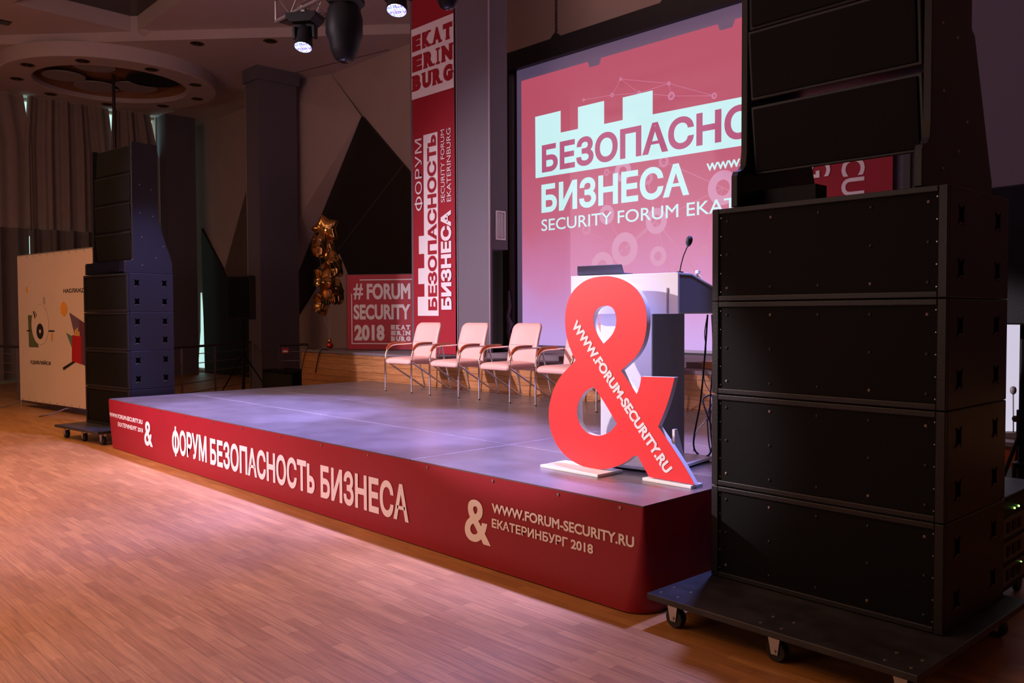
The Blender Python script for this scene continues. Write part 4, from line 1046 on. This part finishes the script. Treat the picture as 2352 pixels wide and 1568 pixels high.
rl = ['on the ceiling ring at the near left', 'on the ceiling ring, nearest the camera', 'on the ceiling ring at the near right', 'on the ceiling ring at its right end', 'on the ceiling ring at the far right', 'on the ceiling ring, far side right of the pole', 'on the ceiling ring, far side left of the pole', 'on the ceiling ring at its far left', 'on the ceiling ring at its left end']
for k in range(9):
    a = R(-85+k*40+10)
    downlight(RC[0]+1.81*math.cos(a), RC[1]+1.81*math.sin(a), 6.52, 'round brass downlight '+rl[k])
downlight(-5.4, 3.5, LZ, 'round brass ceiling downlight left of the square pillar top')
downlight(-4.3, 4.45, LZ, 'round brass ceiling downlight above the square pillar')
downlight(-3.15, 5.5, LZ, 'round brass ceiling downlight below the dark moving head')
for x, y, lb in ((-7.161, .603, 'small dark square ceiling light at the left picture edge'), (-3.594, 4.442, 'small dark square ceiling light left of the lit moving head'), (-2.9, 4.75, 'small dark square ceiling light behind the lighting truss')):
    t = thing('square_downlight', (x, y, HZ), lb, 'ceiling light', 0, 'square ceiling lights')
    MB().box(-.13, .13, -.13, .13, -.012, 0).build('frame', 'rail', t); MB().box(-.09, .09, -.09, .09, -.015, -.012).build('lens', 'glassdark', t)
t = thing('smoke_detector', (-5.93, 2.72, HZ), 'round white smoke detector at the corner of the dark ceiling opening', 'smoke detector')
MB().lathe([(.12, 0), (.12, -.03), (.08, -.06), (.03, -.075)], seg=24).build('body', 'ceil', t, smooth=40)
MB().lathe([(.035, -.0), (.03, -.03)], (0, 0, -.07), seg=16).build('sensor', 'trimlight', t)

# ================================================================ TRUSS AND MOVING HEADS
t = thing('lighting_truss', (5.6, 1.3, 4.93), 'aluminium lighting truss above the stage carrying the moving heads', 'truss')
TX0, TX1 = -3.55, 3.4
ch_ = [(-.14, -.12), (.14, -.12), (-.14, .12), (.14, .12)]
for y, z in ch_: MB().tube([(TX0, y, z), (TX1, y, z)], .022, 10).build('chord', 'railsteel', t, smooth=60)
k = 0
x = TX0+.05
while x < TX1-.3:
    for (a, b) in (((-.14, -.12), (.14, -.12)), ((-.14, -.12), (-.14, .12)), ((.14, -.12), (.14, .12))):
        p, q = (a, b) if k % 2 else (b, a)
        MB().tube([(x, p[0], p[1]), (x+.26, q[0], q[1])], .008, 6).build('brace', 'railsteel', t)
    k += 1; x += .26
for y in (-.14, .14): MB().tube([(TX0, y, -.12), (TX0, y, .12)], .012, 8).build('end_brace', 'railsteel', t)
def moving_head(loc, rz, tilt, label, led, s=1.0):
    t = thing('moving_head_light', loc, label, 'stage light', rz, 'moving head stage lights')
    # hangs downwards: base at top
    MB().prism([(-.17, 0), (.17, 0), (.17, -.05), (.11, -.10), (-.11, -.10), (-.17, -.05)], (0, -.11*s, 0), X, Z, (0, .22*s, 0)).build('base', 'black', t, bevel=.006)
    MB().box(-.02, .02, -.05, .05, 0, .05).box(-.05, .05, -.015, .015, .03, .10).build('clamp', 'railsteel', t)
    y = MB().box(-.09*s, .09*s, -.045, .045, -.135, -.10)
    for sx in (-1, 1): y.prism([(-.05, -.12), (.05, -.12), (.035, -.25), (-.035, -.25)], (sx*.105*s-.015, 0, 0), Y, Z, (.03, 0, 0))
    y.build('yoke', 'black', t, bevel=.004)
    h = bpy.data.objects.new('head', None); bpy.data.objects.remove(h)
    ax = Vector((0, -math.sin(tilt), -math.cos(tilt))); c = Vector((0, 0, -.20*s))
    if led:
        prof = [(.04, -.10), (.075, -.085), (.082, -.02), (.078, .05), (.09, .10), (.092, .145)]
    else:
        prof = [(.05, -.16), (.11, -.13), (.135, -.04), (.135, .08), (.115, .13), (.10, .20), (.07, .26), (.05, .27)]
    hd = MB().lathe([(r*s, q*s) for r, q in prof], c, ax, 28).build('head', 'black', t, smooth=40)
    if led: MB().lathe([(.086*s, 0), (.07*s, .010*s), (.001, .012*s)], c+ax*.1455*s, ax, 28).build('led_face', 'led', hd, smooth=40)
    else: MB().lathe([(.045*s, 0), (.03*s, .012*s)], c+ax*.271*s, ax, 20).build('lens', 'glassdark', hd, smooth=40)
    return t
moving_head((2.60, 1.2, 4.75), R(35), R(20), 'lit LED moving head hanging left of the large dark one', True, 1.05)
moving_head((3.36, 1.2, 4.74), R(40), R(2), 'large unlit black moving head between the two lit ones', False, 1.35)
moving_head((4.27, 1.2, 4.70), R(35), R(20), 'lit LED moving head cut by the top picture edge left of the banner', True, 1.05)
moving_head((4.98, 1.2, 4.62), R(40), R(2), 'dark moving head at the top picture edge in front of the banner', False, .9)

# ================================================================ RIGHT WING
t = thing('wing_display', (8.36, 3.66, .2), 'bright white display beyond the right speaker stack', 'screen')
MB().box(-.3, .95, 0, .05, .34, 1.5).build('bezel', 'screen_black', t)
MB().box(-.27, .92, -.002, 0, .37, 1.47).build('lit_panel', 'monitor', t)
MB().box(.25, .40, .0, .06, -.2, .34).box(.0, .65, -.1, .1, -.2, -.17).build('pedestal', 'screen_black', t)
t = thing('wing_table', (8.62, 3.0, 0), 'pale topped wooden table in the right wing beyond the speaker stack', 'table')
MB().box(-.45, .45, -.28, .28, .69, .72).build('table_top', 'lectern_side', t)
MB().box(-.42, .42, -.25, -.23, .55, .69).build('apron', 'armwood', t)
for x in (-.42, .38):
    for y in (-.25, .2): MB().box(x, x+.04, y, y+.04, 0, .69).build('leg', 'armwood', t)
t = thing('table_microphone', (8.865, 2.97, .72), 'table microphone silhouetted against the bright display at right', 'microphone')
MB().prism([(-.07, 0), (.06, 0), (.06, .06), (.035, .06), (.02, .04), (-.055, .035)], (0, -.05, 0), X, Z, (0, .1, 0)).build('base', 'lectern_side', t, bevel=.004)
MB().tube([(0, 0, .03), (-.005, 0, .30)], .004, 8).build('stem', 'lectern_side', t)
MB().lathe([(.006, 0), (.018, .012), (.021, .03), (.017, .048), (.005, .056)], (-.005, 0, .295), seg=16).build('windscreen', 'lectern_side', t, smooth=60)
# amplifier rack on casters
t = thing('amplifier_rack', (8.62, 1.24, 0), 'black amplifier rack on wheels behind the right speaker stack', 'rack')
MB().box(0, .66, 0, .74, .12, .62).build('case', 'black', t, bevel=.008)
for k in range(3):
    f_ = MB().box(.661, .668, .06, .68, .16+.125*k, .26+.125*k).build('amplifier', 'amp_face', t)
    for j in range(3): MB().box(.6685, .672, .14+.09*j, .19+.09*j, .18+.125*k, .235+.125*k).build('fader_slot', 'black', f_)
    MB().sphere((.6695, .38+.14*k, .235+.125*k), .004, 8, 6).build('indicator', 'led_green', f_)
f_ = MB().box(.661, .665, .06, .68, .53, .60).build('amplifier', 'black', t)
for y in (.26, .33): MB().sphere((.667, y, .545), .006, 8, 6).build('indicator', 'led_green', f_)
for x in (.08, .58):
    for y in (.1, .64):
        c = MB().box(x-.03, x+.03, y-.03, y+.03, .08, .12).build('caster', 'brass', t)
        MB().lathe([(.042, -.014), (.042, .014)], (x, y, .0425), X, 20).build('wheel', 'rubber', c, smooth=40)
# loudspeaker on pole
t = tripod('tripod_stand', 9.065, 2.42, 1.50, 'black speaker pole with clamp knob at the right picture edge', .38, R(30))
MB().lathe([(.008, .01), (.008, .05), (.018, .052), (.02, .075), (.012, .08)], (0, 0, .92), (-.69, -.72, 0), 14).build('clamp_knob', 'rubber', t, smooth=40)
MB().lathe([(.03, -.05), (.03, .05)], (0, 0, .92), Z, 14).build('clamp', 'black', t, smooth=40)
MB().lathe([(.034, 0), (.05, .01), (.05, .04), (.03, .05)], (0, 0, .60), Z, 16).build('leg_hub', 'black', t, smooth=40)
t = thing('loudspeaker', (9.065, 2.42, 1.502), 'black loudspeaker with a small pale plate behind the right stack', 'speaker', R(-10))
MB().box(-.42, .35, -.25, .2, 0, .83).build('cabinet', 'black', t, bevel=.01)
MB().box(-.08, .01, -.253, -.25, .42, .46).build('name_plate', 'p_grey', t)
tag(MB().box(7.62, 7.68, 4.2, 4.26, .994, 4.6).build('black_post', 'screen_black'), 'thin black upright post right of the second red banner', 'post')
